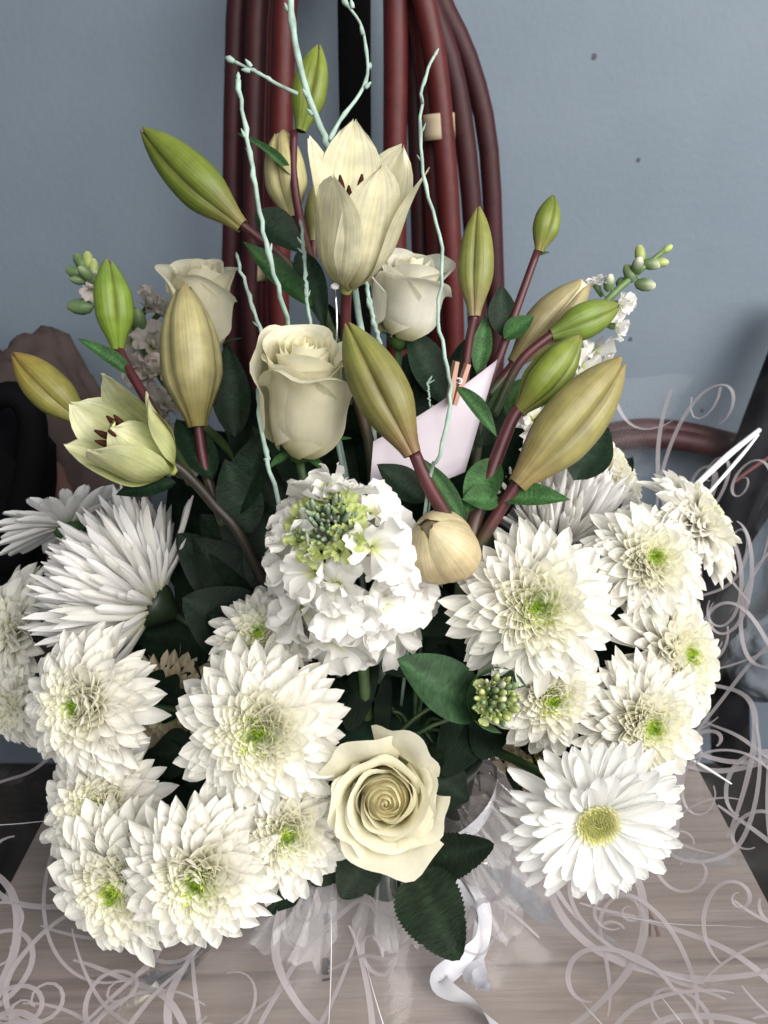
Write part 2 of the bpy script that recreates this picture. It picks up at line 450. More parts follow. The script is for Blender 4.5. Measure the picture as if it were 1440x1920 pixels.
# black folding frame at the far right
M_STEEL = simple('black_painted_steel', (.005, .005, .008), .6, .2, 30, .3)
fr = thing('folding_frame', (HW(1440, 1100, .1).x, .86, 0), 'black steel folding frame standing by the wall beside the hose ring', 'frame')
def bar(name, pix, off, w, mat, root, seg=8):
    tube(name, [HW(x, y, o) for (x, y), o in zip(pix, off)], w, mat, root, seg, 12, origin=root.location)
bar('crossed_leg', [(1520, 560), (1420, 820), (1345, 1020), (1290, 1180), (1230, 1420)], [.06, .09, .11, .12, .14], .025, M_STEEL, fr)
bar('crossed_leg', [(1560, 760), (1450, 890), (1372, 1000), (1350, 1060), (1362, 1170), (1370, 1420)], [.05, .07, .08, .09, .10, .12], .028, M_STEEL, fr)
M_RED = simple('faded_red_strip', (.16, .06, .065), .6, .3, 40, .2)
bar('red_cord', [(1375, 905), (1405, 882), (1450, 852)], [  .17, .17, .17], .002, M_RED, fr)

def lump(name, center, size, mat, seed, amp=.25, freq=2.2, label=None, cat=None, floor=None):
    import bmesh
    bm = bmesh.new(); bmesh.ops.create_icosphere(bm, subdivisions=5, radius=1)
    for v in bm.verts:
        n = noise.noise(v.co * freq + Vector((seed, 0, 0))) * amp + (abs(noise.noise(v.co * freq * 2.3 + Vector((0, seed, 0)))) + .45 * abs(noise.noise(v.co * freq * 5.1 + Vector((seed, seed, 0))))) * amp * .6
        c = v.co * (1 + n)
        v.co = Vector((c.x * size[0], c.y * size[1], c.z * size[2]))
        if floor is not None: v.co.z = max(v.co.z, floor - center.z)
    me = bpy.data.meshes.new(name); bm.to_mesh(me); bm.free()
    me.polygons.foreach_set('use_smooth', [True] * len(me.polygons))
    o = link(name, me, mat); o.location = center
    if label: tag(o, label, cat)
    return o
M_GREY = simple('grey_cloth', (.16, .19, .22), .9, .1, 40, .25, .4)
M_PAPER = simple('brown_sackcloth', (.062, .047, .044), .85, .15, 18, .35, .5)
M_PAPER2 = simple('dusty_rose_sackcloth', (.13, .075, .065), .85, .15, 18, .35, .5)
lump('cloth_bundle', HW(1460, 1230, .12) , (.075, .06, .06), M_GREY, 3.1, .22, 1.4, 'rounded grey-blue cloth bundle at the foot of the black frame', 'cloth')
sk = lump('paper_sack', HW(70, 960, .13), (.12, .085, .20), M_PAPER, 7.7, .30, 1.8, 'crumpled dark brown sack slumped behind the left lilies', 'sack')
lump('rolled_sack', HW(10, 930, .20), (.07, .05, .10), M_PAPER2, 1.3, .25, 2.0, 'dusty red-brown rolled sack seen through the black bag handle', 'sack')
bag = thing('black_bag', (HW(10, 1000, .26).x, .74, 0.2), 'black bag with a rounded loop handle beside the sack', 'bag')
BD = .30
tube('handle', [HW(-60, 900, BD), HW(-45, 790, BD), HW(-10, 748, BD), (HW(32, 742, BD)), HW(60, 785, BD), HW(58, 860, BD), HW(40, 960, BD), HW(15, 1060, BD)], [.012, .012, .012, .0125, .013, .014, .017, .02], M_BLACK, bag, 10, 30, origin=bag.location)
bp = []
for (px, py) in [(-190, 740), (-60, 800), (0, 835), (45, 885), (48, 960), (38, 1060), (20, 1180), (-10, 1300), (-190, 1300)]:
    bp.append(HW(px, py, BD + .01) - bag.location)
n = len(bp)
vv = bp + [p + Vector((0, .08, 0)) for p in bp]
ff = [tuple(range(n))[::-1], tuple(range(n, 2 * n))] + [(i, (i + 1) % n, n + (i + 1) % n, n + i) for i in range(n)]
link('bag_body', mesh_from('bag_body', vv, ff, smooth=False), M_BLACK, bag)

# ------------------------------------------------------------------ pot with foam
POT = Vector((0.0, .425, TZ))
M_POT = simple('dark_green_plastic', (.01, .016, .012), .4, .4)
M_FOAM = simple('wet_green_foam', (.012, .03, .018), .9, .1, 200, .3, .3)
pot = thing('flower_pot', POT, 'dark pot hidden under the flowers inside the cellophane wrap', 'pot')
def lathe(prof, seg=32):
    vv, ff = [], []
    for r, z in prof:
        for k in range(seg):
            a = 2 * pi * k / seg; vv.append(Vector((r * cos(a), r * sin(a), z)))
    for j in range(len(prof) - 1):
        for k in range(seg):
            a = j * seg + k; b = j * seg + (k + 1) % seg
            ff.append((a, b, b + seg, a + seg))
    return vv, ff
vv, ff = lathe([(.0, .001), (.05, .001), (.058, .01), (.066, .085), (.070, .09), (.070, .096), (.063, .096), (.060, .08)])
link('bowl', mesh_from('bowl', vv, ff), M_POT, pot)
vv, ff = lathe([(.0592, .07), (.055, .105), (.035, .118), (0, .12)], 24)
link('foam', mesh_from('foam', vv, ff), M_FOAM, pot)
def foam_point(rng_, target):
    d = (target - POT); d.z = 0
    if d.length > 1e-4: d.normalize()
    r = rng_.uniform(.015, .05)
    return POT + Vector((d.x * r + rng_.uniform(-.01, .01), d.y * r + rng_.uniform(-.01, .01), .095))

# ------------------------------------------------------------------ leaves
G_DARK = (.016, .036, .017); G_MID = (.032, .085, .028); G_LILY = (.034, .092, .028)
def leaf_mesh(name, kind, col, seed=0, bend=.12, fold=.18):
    rr = random.Random(seed * 31 + 7)
    ph = rr.uniform(0, 6)
    if kind == 'lance':
        prof = lambda v: sin(pi * v ** .8) ** .85
        nu, nv = 4, 12
    elif kind == 'ovate':
        prof = lambda v: (sin(pi * v ** .62) ** .62) * (1 - .11 * ((v * 22) % 1)) if v < .97 else .12 * (1 - v) / .03
        nu, nv = 6, 66
    elif kind == 'lobed':
        prof = lambda v: max(.03, sin(pi * v ** .75) ** .7 * (.62 + .38 * abs(sin(3.2 * pi * v + .3))))
        nu, nv = 6, 30
    else:
        prof = lambda v: sin(pi * v ** .7) ** .7
        nu, nv = 6, 16
    def f(u, v):
        w = .5 * prof(v)
        y = u * w
        z = fold * abs(y) + bend * (v - v * v * 1.8) * .6 + .02 * sin(9 * v + ph + u * 2) * abs(u)
        if kind == 'lobed': x = v - .10 * abs(u) * (1 - v)
        elif kind == 'ovate': x = v
        else: x = v
        return Vector((x, y, z))
    def c(u, v):
        return mix3(col, tuple(k * 1.7 + .006 for k in col), exp(-(u / .10) ** 2) * .8)
    return grid(name, f, nu, nv, c)
LEAVES = {
    'lily': [leaf_mesh('lily_leaf', 'lance', G_LILY, s, b, .25) for s, b in ((1, .2), (2, -.15), (3, .35))],
    'lily_dark': [leaf_mesh('lily_leaf', 'lance', (.008, .022, .010), s, b, .25) for s, b in ((1, .2), (2, -.15), (3, .35))],
    'rose': [leaf_mesh('rose_leaf', 'ovate', (.010, .022, .010), s, b, .12) for s, b in ((1, .1), (2, -.1))],
    'mum': [leaf_mesh('mum_leaf', 'lobed', (.006, .017, .008), s, b, .15) for s, b in ((1, .1), (2, -.2), (3, .3))],
    'broad': [leaf_mesh('broad_leaf', 'oval', (.006, .017, .008), s, b, .2) for s, b in ((1, .15), (2, -.2), (3, .3))],
    'grey': [leaf_mesh('stock_leaf', 'oval', (.03, .075, .03), s, b, .25) for s, b in ((1, .2), (2, -.2))],
}
LC = [0]
def place_leaf(root, base, tip, width, kind='lily', nrm=None, name='leaf'):
    base = Vector(base); tip = Vector(tip)
    d = tip - base; ln = d.length; x = d.normalized()
    if nrm is None: nrm = V(.1, .45, .8)
    z = (nrm - x * nrm.dot(x))
    z = z.normalized() if z.length > 1e-3 else x.orthogonal().normalized()
    y = z.cross(x)
    R = Matrix((x, y, z)).transposed().to_4x4()
    ms = LEAVES[kind]; LC[0] += 1
    me = ms[LC[0] % len(ms)]
    M = Matrix.Translation(base - root.location) @ R @ Matrix.Diagonal((ln, width, ln * .6, 1))
    return link(name, me, M_LEAF, root, M)

def stem_with_leaves(root, pts, r0, r1, col, rng_, nleaf=4, kind='mum', size=.045):
    tube('stem', pts, [r0, r1], M_STEM, root, 7, 14, col=col, origin=root.location)
    sp = spline(pts, 20)
    for k in range(nleaf):
        i = int(lerp(5, 17, (k + .5) / nleaf)); p = sp[i]
        t = (sp[i + 1] - sp[i]).normalized()
        a = rng_.uniform(0, 2 * pi)
        o = t.orthogonal().normalized()
        o = Quaternion(t, a) @ o
        dirv = (o * .9 + t * rng_.uniform(.2, .8)).normalized()
        q = p + dirv * size * rng_.uniform(.8, 1.25)
        if q.z < TZ + .012: q.z = TZ + .012 + rng_.uniform(0, .01)
        place_leaf(root, p, q, size * rng_.uniform(.5, .7), kind, nrm=(t * .8 + Vector((0, -.3, .5))).normalized())

# ------------------------------------------------------------------ chrysanthemums
WHITE = (.91, .90, .845); CREAM = (.84, .82, .68); YG = (.50, .56, .10)
def petal_mesh(name, seed, tipc, basec, curl, cup, kind='mum', baseamt=.45):
    rr = random.Random(seed)
    tw = rr.uniform(-.12, .12); side = rr.uniform(-.08, .08); rip = rr.uniform(0, 6)
    if kind == 'mum':
        prof = lambda t: lerp(.38, 1, sst(0, .5, t)) * (1 if t < .62 else max(0.03, 1 - ((t - .62) / .385) ** 2.3))
    elif kind == 'gerbera':
        prof = lambda t: lerp(.35, 1, sst(0, .45, t)) * (1 if t < .72 else max(0.22, sqrt(max(0, 1 - ((t - .72) / .29) ** 2))))
    else:
        prof = lambda t: lerp(.5, 1, sst(0, .3, t)) * (1 if t < .78 else max(0.15, 1 - ((t - .78) / .225) ** 2.8))
    nu, nv = (4, 9)
    asp = {'mum': .42, 'gerbera': .2}.get(kind, .065)
    def f(u, t):
        w = .5 * prof(t)
        y = u * w * (1 - .12 * cup) + side * t * t
        z = curl * t * t * .5 + cup * u * u * w * 1.1 * asp + tw * u * w * t * .8 * asp * 2 + .015 * sin(7 * t + rip) * (1 if abs(u) > .4 else .3)
        if kind == 'gerbera': z += .012 * cos(u * 6)
        return Vector((t - .12 * curl * t * t * t, y, z))
    return grid(name, f, nu, nv, lambda u, t: mix3(basec, tipc, sst(0, baseamt, t)))
MUM_OUT = [petal_mesh('mum_petal', 100 + k, WHITE, (.86, .85, .60), [-.22, -.08, .08, .22, .3, .15][k], [.5, .8, .6, .9, .7, .4][k]) for k in range(6)]
MUM_MID = [petal_mesh('mum_petal', 200 + k, (.91, .90, .80), (.87, .87, .58), [.5, .7, .35, .6][k], [.9, 1.1, .8, 1.0][k]) for k in range(4)]
SPIDER = [petal_mesh('spider_petal', 300 + k, (.86, .85, .84), (.72, .72, .52), [.1, .35, .6, .8, .45][k], [1.4, 1.6, 1.3, 1.5, 1.7][k], 'spider') for k in range(5)]
GERB = [petal_mesh('gerbera_petal', 400 + k, (.87, .87, .85), (.78, .80, .62), [-.10, .05, .16, .0, -.18][k], [.35, .5, .25, .45, .3][k], 'gerbera', .3) for k in range(5)]
SHADE_TAN_OUT = [petal_mesh('mum_petal', 500 + k, (.66, .58, .43), (.52, .46, .22), [-.2, 0, .2, .1][k], [.5, .8, .6, .9][k]) for k in range(4)]  # white mum petals dulled to tan, shade put into the colour

def petal_matrix(az, el, roll, rb, zb, ln, wd, zs=None):
    return (Matrix.Rotation(az, 4, 'Z') @ Matrix.Translation((rb, 0, zb)) @ Matrix.Rotation(-el, 4, 'Y') @
            Matrix.Rotation(roll, 4, 'X') @ Matrix.Diagonal((ln, wd, zs or ln, 1)))
def frame(center, axis, spin=0.0):
    x = RIGHT - axis * RIGHT.dot(axis)
    x = x.normalized() if x.length > .05 else axis.orthogonal().normalized()
    y = axis.cross(x)
    return Matrix.Translation(center) @ Matrix((x, y, axis)).transposed().to_4x4() @ Matrix.Rotation(spin, 4, 'Z')

def join_petals(name, items):
    vv, ff, cc, uu = [], [], [], []
    for me, M, tint in items:
        b = len(vv)
        ca = me.color_attributes['col'].data
        for i, v in enumerate(me.vertices):
            vv.append(M @ v.co)
            c = ca[i].color
            cc.append((c[0] * tint[0], c[1] * tint[1], c[2] * tint[2]))
        uvl = me.uv_layers[0].data
        tmp = [None] * len(me.vertices)
        for p in me.polygons:
            for li in p.loop_indices: tmp[me.loops[li].vertex_index] = tuple(uvl[li].uv)
            ff.append(tuple(b + i for i in p.vertices))
        uu += tmp
    return mesh_from(name, vv, ff, cc, uu)

G_STEM = (.022, .045, .014)
_center_cache = {}
def mum_center(kind):
    if kind in _center_cache: return _center_cache[kind]
    rr = random.Random(kind)
    items = []
    NN = 84
    for i in range(NN):
        q = i / NN                                  # 0 outer .. 1 centre
        az = i * 2.39996 + rr.uniform(-.15, .15)
        el = lerp(radians(26), radians(88), q ** .9) + rr.uniform(-.12, .12)
        ln = lerp(.0125, .0045, q) * rr.uniform(.88, 1.1)
        g = sst(.30, .75, q) if kind == 1 else sst(.12, .5, q)
        tint = mix3((1, 1, .92), (.70, .80, .24), g); tint = mix3(tint, (.42, .62, .07), sst(.55, .95, q))
        items.append((MUM_MID[i % 4], petal_matrix(az, el, rr.uniform(-.3, .3), .0105 * (1 - q) ** .65, .0045 + .003 * q, ln, ln * .55), tint))
    me = join_petals('inner_petals', items)
    me.materials.append(M_PETAL)
    _center_cache[kind] = me
    return me

def chrysanth(px, py, d, rad_px, axis, label, seed, center_kind=1, dens=1.0, tan=False, nleaf=4, name='chrysanthemum', flat=1.0, spread=0.0, group='white spray chrysanthemums', lo=-14):
    rr = random.Random(seed)
    c = W(px, py, d)
    R = 1.05 * rad_px * d / FPX
    base = foam_point(rr, c)
    root = thing(name, base, label, 'chrysanthemum', group)
    F = frame(c - base, axis, rr.uniform(0, 6))
    N = int(265 * dens); hi_ = rr.uniform(27, 40); wf_ = rr.uniform(.92, 1.1)
    s = R / .043
    lop = rr.uniform(0, 6.28)
    for i in range(N):
        q = i / N
        az = i * 2.39996 + rr.uniform(-.16, .16)
        jit = .15 if q < .45 else .08
        el = lerp(radians(lo), radians(hi_), q ** 1.0) + rr.uniform(-jit, jit) + .10 * cos(az - lop) + spread
        ln = R * lerp(.92, .30, q ** .9) * rr.uniform(.84, 1.10)
        rb = .0155 * s * (1 - q) ** .75
        zb = (.0125 * q ** .7 - .002) * s
        wd = wf_ * ln * lerp(.28, .56, q) * rr.uniform(.85, 1.15)
        if tan: me = SHADE_TAN_OUT[rr.randrange(4)]
        else: me = MUM_OUT[rr.randrange(6)] if q < .52 else MUM_MID[rr.randrange(4)]
        link('petal', me, M_PETAL, root, F @ petal_matrix(az, el, rr.uniform(-2, 2) * jit, rb, zb, ln, wd))
    ct = link('inner_petals', mum_center(center_kind), None, root, F @ Matrix.Translation((0, 0, .0065 * s)) @ Matrix.Diagonal((s, s, s, 1)))
    ct['kind'] = 'stuff'
    vv, ff = lathe([(.0035 * s, -.014 * s), (.0065 * s, -.009 * s), (.0115 * s, -.004 * s), (.0165 * s, .001 * s), (.0155 * s, .006 * s), (.011 * s, .0115 * s), (.005 * s, .0135 * s), (0, .014 * s)], 14)
    cal = link('calyx', mesh_from('calyx', vv, ff, [G_MID if v.z < -.001 * s else (.86, .84, .60) for v in vv]), M_STEM, root, F)  # green calyx; cream dome on top added to lighten gaps between petals
    back = c - axis * .013 * s
    mid = back.lerp(base, .5) - axis * .02
    stem_with_leaves(root, [base, mid, back], .0028, .0022, G_STEM, rr, nleaf, 'mum', .05)
    return root

FRONT = V(0, .15, 1)
MUMS = [
    # px, py, depth, radius px, facing (right, up, towards), label, centre kind
    (1000, 1138, .455, 134, V(.0, .12, 1), 'large wide-open white chrysanthemum just below the drooping cream lily bud', 2),
    (1212, 1055, .50, 100, V(.10, .30, 1), 'white chrysanthemum with pale lime centre above the pair at the right rim', 1),
    (1302, 985, .54, 100, V(.75, .45, .5), 'pompon-like white chrysanthemum turned away to the right beside the black frame', 1),
    (1252, 1228, .505, 118, V(.55, .10, .9), 'white chrysanthemum bulging out at the right rim above a lime-centred one', 1),
    (1203, 1352, .475, 112, V(.12, -.02, 1), 'white chrysanthemum with small lime green eye directly above the gerbera', 1),
    (1025, 1302, .472, 98, V(.10, -.1, 1), 'smaller white chrysanthemum with green eye next to the curled stock bud', 2),
    (1142, 895, .60, 82, V(.75, .45, .3), 'half-hidden white chrysanthemum seen from the side below the large right lily bud', 1),
    (490, 1368, .445, 136, V(.02, .08, 1), 'large white chrysanthemum with lime eye left of the front rose', 2),
    (492, 1200, .475, 92, V(-.1, .55, .85), 'white chrysanthemum tucked between the ruffled stock and the large bloom below it', 1),
    (168, 1318, .468, 120, V(-.25, .12, 1), 'white chrysanthemum under the shaggy side-turned bloom', 1),
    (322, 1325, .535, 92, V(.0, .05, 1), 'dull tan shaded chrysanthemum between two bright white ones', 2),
    (195, 1512, .475, 108, V(-.15, .25, 1), 'white chrysanthemum squeezed above the bottom-most pair', 1),
    (240, 1645, .455, 132, V(-.22, -.10, 1), 'big white chrysanthemum of the bottom pair, touching the table side of the wrap', 1),
    (376, 1632, .435, 130, V(.05, -.05, 1), 'big white chrysanthemum of the bottom pair with a broad green-gold centre', 2),
    (535, 1555, .450, 108, V(.25, .02, 1), 'white chrysanthemum with yellow-green centre close beside the front rose', 2),
    (606, 1372, .53, 66, V(.6, .1, .8), 'sliver of a shaded chrysanthemum behind the large bloom left of the rose', 1),
    (30, 1185, .56, 108, V(-.75, .15, .7), 'white chrysanthemum cut by the picture edge beside the shaggy bloom', 1),
    (28, 1318, .545, 78, V(-.5, -.25, .8), 'small drooping white chrysanthemum over the scroll wrap at the outer rim', 1),
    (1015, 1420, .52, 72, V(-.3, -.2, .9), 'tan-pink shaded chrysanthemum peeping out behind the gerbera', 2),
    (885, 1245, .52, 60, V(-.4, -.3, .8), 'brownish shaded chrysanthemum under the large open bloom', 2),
]
for i, (px, py, d, r, ax, lab, ck) in enumerate(MUMS):
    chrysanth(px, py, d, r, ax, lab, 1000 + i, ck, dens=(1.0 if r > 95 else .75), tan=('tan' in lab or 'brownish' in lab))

def shaggy(px, py, d, Lpx, axis, label, seed, lo, hi, n=300, wfac=.07, extra=420):
    rr = random.Random(seed)
    c = W(px, py, d); L_ = Lpx * d / FPX
    base = foam_point(rr, c)
    root = thing('shaggy_chrysanthemum', base, label, 'chrysanthemum', 'large shaggy chrysanthemums')
    F = frame(c - base, axis)
    for i in range(n):
        q = i / n
        az = i * 2.39996 + rr.uniform(-.2, .2)
        el = lerp(radians(lo), radians(hi), q ** .9) + rr.uniform(-.07, .07)
        ln = L_ * (.50 + .50 * sst(0, .42, q) - .15 * q * q) * rr.uniform(.90, 1.05)
        link('petal', SPIDER[rr.randrange(5)], M_PETAL, root, F @ petal_matrix(az, el, rr.uniform(-.4, .4), .014 * (1 - q) ** .6, .008 * q, ln, L_ * wfac * rr.uniform(.8, 1.2), ln))
    items = []
    for i in range(extra):
        q = i / extra
        az = i * 2.39996 + 1.1 + rr.uniform(-.2, .2)
        el = lerp(radians(lo + 8), radians(90), q ** .7) + rr.uniform(-.12, .12)
        ln = L_ * lerp(.88, .66, q) * rr.uniform(.85, 1.06)
        items.append((SPIDER[i % 5], petal_matrix(az, el, rr.uniform(-.4, .4), .012 * (1 - q) ** .6, .008 * q, ln, L_ * wfac * .9 * rr.uniform(.8, 1.2), ln), (1, 1, .96)))
    me = join_petals('inner_petals', items); me.materials.append(M_PETAL)
    o = link('inner_petals', me, None, root, F); o['kind'] = 'stuff'
    vv, ff = lathe([(.004, -.016), (.009, -.011), (.0155, -.003), (.0165, .003), (.006, .008), (0, .009)], 14)
    link('calyx', mesh_from('calyx', vv, ff, [(.012, .022, .009)] * len(vv)), M_STEM, root, F)
    back = c - axis * .015
    stem_with_leaves(root, [base, back.lerp(base, .4) - axis * .03 + Vector((0, 0, -.01)), back], .0030, .0028, (.015, .028, .010), rr, 6, 'mum', .06)
    return root
shaggy(292, 1135, .545, 215, V(-.86, .42, .08), 'large shaggy white chrysanthemum seen from the side below the half-open lily', 50, -4, 86, 300, .082)
shaggy(1040, 1015, .58, 170, V(.10, .90, .25), 'large shaggy white chrysanthemum behind the lily stems below the cream bud', 51, -8, 85, 300, .08)

# pale broad-petalled bloom turned away at the left
def gerbera(px, py, d, Rpx, axis, label, seed, n=28, rows=3, disc=True, wf=.19, lo=4, group=None, droop=0.0):
    rr = random.Random(seed)
    c = W(px, py, d); R = Rpx * d / FPX
    base = foam_point(rr, c)
    root = thing('gerbera', base, label, 'gerbera', group)
    F = frame(c - base, axis, rr.uniform(0, 6))
    for k in range(rows):
        m = int(n * (1 - .08 * k))
        for i in range(m):
            az = 2 * pi * (i + .5 * k) / m + rr.uniform(-.07, .07)
            el = radians(lo + 9 * k) + rr.uniform(-.09, .09) - droop * max(0, -sin(az))
            ln = R * [1.0, .90, .74, .5][k] * rr.uniform(.90, 1.05)
            link('petal', GERB[rr.randrange(5)], M_PETAL, root, F @ petal_matrix(az, el, rr.uniform(-.25, .25), .004, .0015 * k, ln, R * wf * rr.uniform(.85, 1.15)))
    if disc:
        items = []
        for i in range(170):
            q = i / 170
            az = i * 2.39996; rad = R * .235 * sqrt(q)
            el = lerp(radians(92), radians(48), q)
            ln = R * lerp(.05, .10, q) * rr.uniform(.8, 1.2)
            tint = mix3((.46, .48, .20), (.80, .80, .40), q) if q < .6 else mix3((.80, .80, .40), (1, 1, .84), (q - .6) / .4)
            items.append((MUM_MID[i % 4], Matrix.Rotation(az, 4, 'Z') @ Matrix.Translation((rad, 0, .005 + .002 * q)) @ Matrix.Rotation(-el, 4, 'Y') @ Matrix.Diagonal((ln, ln * .5, ln, 1)), tint))
        me = join_petals('disc_florets', items); me.materials.append(M_PETAL)
        o = link('disc_florets', me, None, root, F); o['kind'] = 'stuff'
        vv, ff = lathe([(R * .25, .002), (R * .2, .005), (R * .1, .006), (0, .0055)], 20)
        link('disc', mesh_from('disc', vv, ff, [(.42, .42, .17)] * len(vv)), M_STEM, root, F)
    vv, ff = lathe([(.003, -.016), (.009, -.010), (.012, -.003), (.006, .001)], 14)
    link('calyx', mesh_from('calyx', vv, ff, [G_MID] * len(vv)), M_STEM, root, F)
    back = c - axis * .015
    tube('stem', [base, back.lerp(base, .5) - axis * .025, back], [.0032, .0030], M_STEM, root, 7, 14, col=G_STEM, origin=base)
    return root
gerbera(1112, 1528, .425, 165, V(.06, -.25, 1), 'white gerbera daisy with a greenish-yellow disc hanging over the wooden table', 61, 31, 3, True, .20, 3)
gerbera(130, 985, .575, 125, V(-.35, .85, -.25), 'pale daisy seen edge-on behind the shaggy bloom and the brown sack', 62, 20, 2, True, .22, 0)

# ------------------------------------------------------------------ roses
def rose(px, py, d, axis, label, seed, R, H, petals, leaf_list=(), nleaf=3, spin=0, cin=(.92, .86, .60), cout=(.85, .82, .64), sepals=True):
    rr = random.Random(seed)
    c = W(px, py, d)                    # centre of the bloom at half height
    o_ = c - axis * H * .5
    base = foam_point(rr, o_)
    root = thing('rose', base, label, 'rose', 'cream roses')
    F = frame(o_ - base, axis, spin)
    n = len(petals)
    for k, (az, hw, rk, hk, flare, curl) in enumerate(petals):
        rk *= R; hk *= H
        p1, p2 = rr.uniform(0, 6), rr.uniform(0, 6)
        spiral = rk * .16 + .0006
        q = k / max(1, n - 1)
        tone = mix3(cin, cout, sst(0, .55, q))
        edge = mix3(tone, (.88, .86, .70), .5)
        rip = .0002 + .0016 * q * q
        def f(u, v, az=az, hw=hw, rk=rk, hk=hk, flare=flare, curl=curl, p1=p1, p2=p2, rip=rip, spiral=spiral, q=q, inw=rk * .5 * max(0, 1 - q * 1.7)):
            a = az + u * hw * (.45 + .55 * sst(0, .45, v))
            bowl = sin(pi / 2 * min(1, (v + .10) / .48)) ** .65
            r = .003 + (rk - .003) * bowl
            if v > .45:
                t = (v - .45) / .55
                r += flare * R * t * t - inw * t * t
            r += spiral * u
            hh = hk * (1 - .30 * abs(u) ** 2.6 - .02 * sin(5 * u + p1) * q)
            z = hh * (v if v < .9 else v)
            if v > .80:
                t = (v - .80) / .20
                r += curl * R * .34 * t * t * (1 - .4 * u * u)
                z -= curl * H * .10 * t * t
            r *= 1 + .07 * noise.noise(Vector((cos(a) * 1.3, sin(a) * 1.3, p1)))
            ed = sst(.5, 1, v)
            r += rip * sin(7 * u + p2 + 3 * v) * ed + rip * .3 * sin(12 * u + p1) * ed * ed
            return Vector((r * cos(a), r * sin(a), z))
        def cf(u, v, tone=tone, edge=edge, q=q):
            cc = mix3(mix3((.82, .78, .45), tone, sst(0, .35, v)), edge, sst(.75, 1, v))
            return cc
        link('petal', grid('rose_petal', f, 18, 15, cf), M_ROSE, root, F)
    vv, ff = lathe([(R * .50, H * .30), (R * .60, H * .55), (R * .50, H * .66), (R * .25, H * .76), (0, H * .80)], 16)
    link('gap_plug', mesh_from('gap_plug', vv, ff, [cin] * len(vv)), M_ROSE, root, F)  # cream plug added inside so the gaps between petals look lighter
    vv, ff = lathe([(.0035, -.012), (.0075, -.009), (.009, -.003), (.008, .002)], 14)
    link('hip', mesh_from('hip', vv, ff, [(.06, .12, .03)] * len(vv)), M_STEM, root, F)
    if sepals:
        for k in range(5):
            me = LEAVES['lily'][k % 3]
            M = F @ petal_matrix(k * 2 * pi / 5 + .3, radians(rr.uniform(-25, 45)), 0, .007, -.002, R * rr.uniform(.8, 1.15), R * .28, R * .5)
            link('sepal', me, M_LEAF, root, M)
    back = o_ - axis * .012
    stem_with_leaves(root, [base, back.lerp(base, .5) - axis * .02, back], .0030, .0028, (.05, .11, .035), rr, nleaf, 'rose', .05)
    for (b, t, w) in leaf_list:
        place_leaf(root, W(*b), W(*t), w, 'rose', V(.05, .25, 1))
    return root

def rose_petals(seed, n, open_=.4, hw0=2.9, hw1=1.25, hin=1.0, hout=.9):
    rr = random.Random(seed); out = []
    for k in range(n):
        q = k / (n - 1)
        out.append((k * 2.39996 + rr.uniform(-.25, .25), lerp(hw0, hw1, q ** .7), lerp(.06, 1.0, q ** .9),
                    lerp(hin, hout, q) * rr.uniform(.97, 1.03), open_ * (q ** 2.2) * rr.uniform(.7, 1.2), (q ** 2.2) * rr.uniform(.5, 1.1)))
    return out
fp = rose_petals(5, 24, .08, 2.9, 1.3, 1.0, .86)
# big outer petals: azimuth in the flower's own frame (x right, y up when it faces the viewer)
fp += [(radians(118), .80, 1.02, .96, .62, .15), (radians(62), .70, 1.02, .92, .55, .45), (radians(172), .75, 1.03, .86, .20, .6), (radians(12), .85, 1.03, .86, .15, .5),
       (radians(-45), .8, 1.05, .82, .22, .6), (radians(-95), 1.0, 1.06, .80, .62, .25), (radians(-145), .85, 1.04, .84, .25, .5)]
rose(724, 1494, .445, V(-.02, .16, 1), 'wide-open cream rose facing out low in the arrangement', 71, .0222, .046, fp, nleaf=3,
     leaf_list=[((775, 1640, .45), (862, 1800, .42), .040), ((770, 1625, .47), (928, 1580, .455), .030),
                ((690, 1600, .47), (640, 1685, .455), .030), ((640, 1590, .475), (585, 1660, .465), .026), ((700, 1610, .475), (735, 1690, .465), .03)])
rose(566, 738, .462, V(.10, .76, .62), 'cream rose with tall furled petals in the middle of the arrangement', 72,   .0238, .074, rose_petals(8, 24, .05, 2.9, 1.3, .97, .99), nleaf=4)
rose(762, 552, .535, V(.12, .80, .50), 'white rose standing behind the open top lily', 73, .0235, .056, rose_petals(9, 18, .22, 2.8, 1.2, .96, .98), nleaf=3, cin=(.80, .77, .6), cout=(.82, .81, .72))
rose(382, 570, .56, V(.08, .84, .45), 'cream rose behind the tall cream lily bud at the left', 74, .0212, .062, rose_petals(10, 18, .16, 2.8, 1.2, .96, .98), nleaf=3)

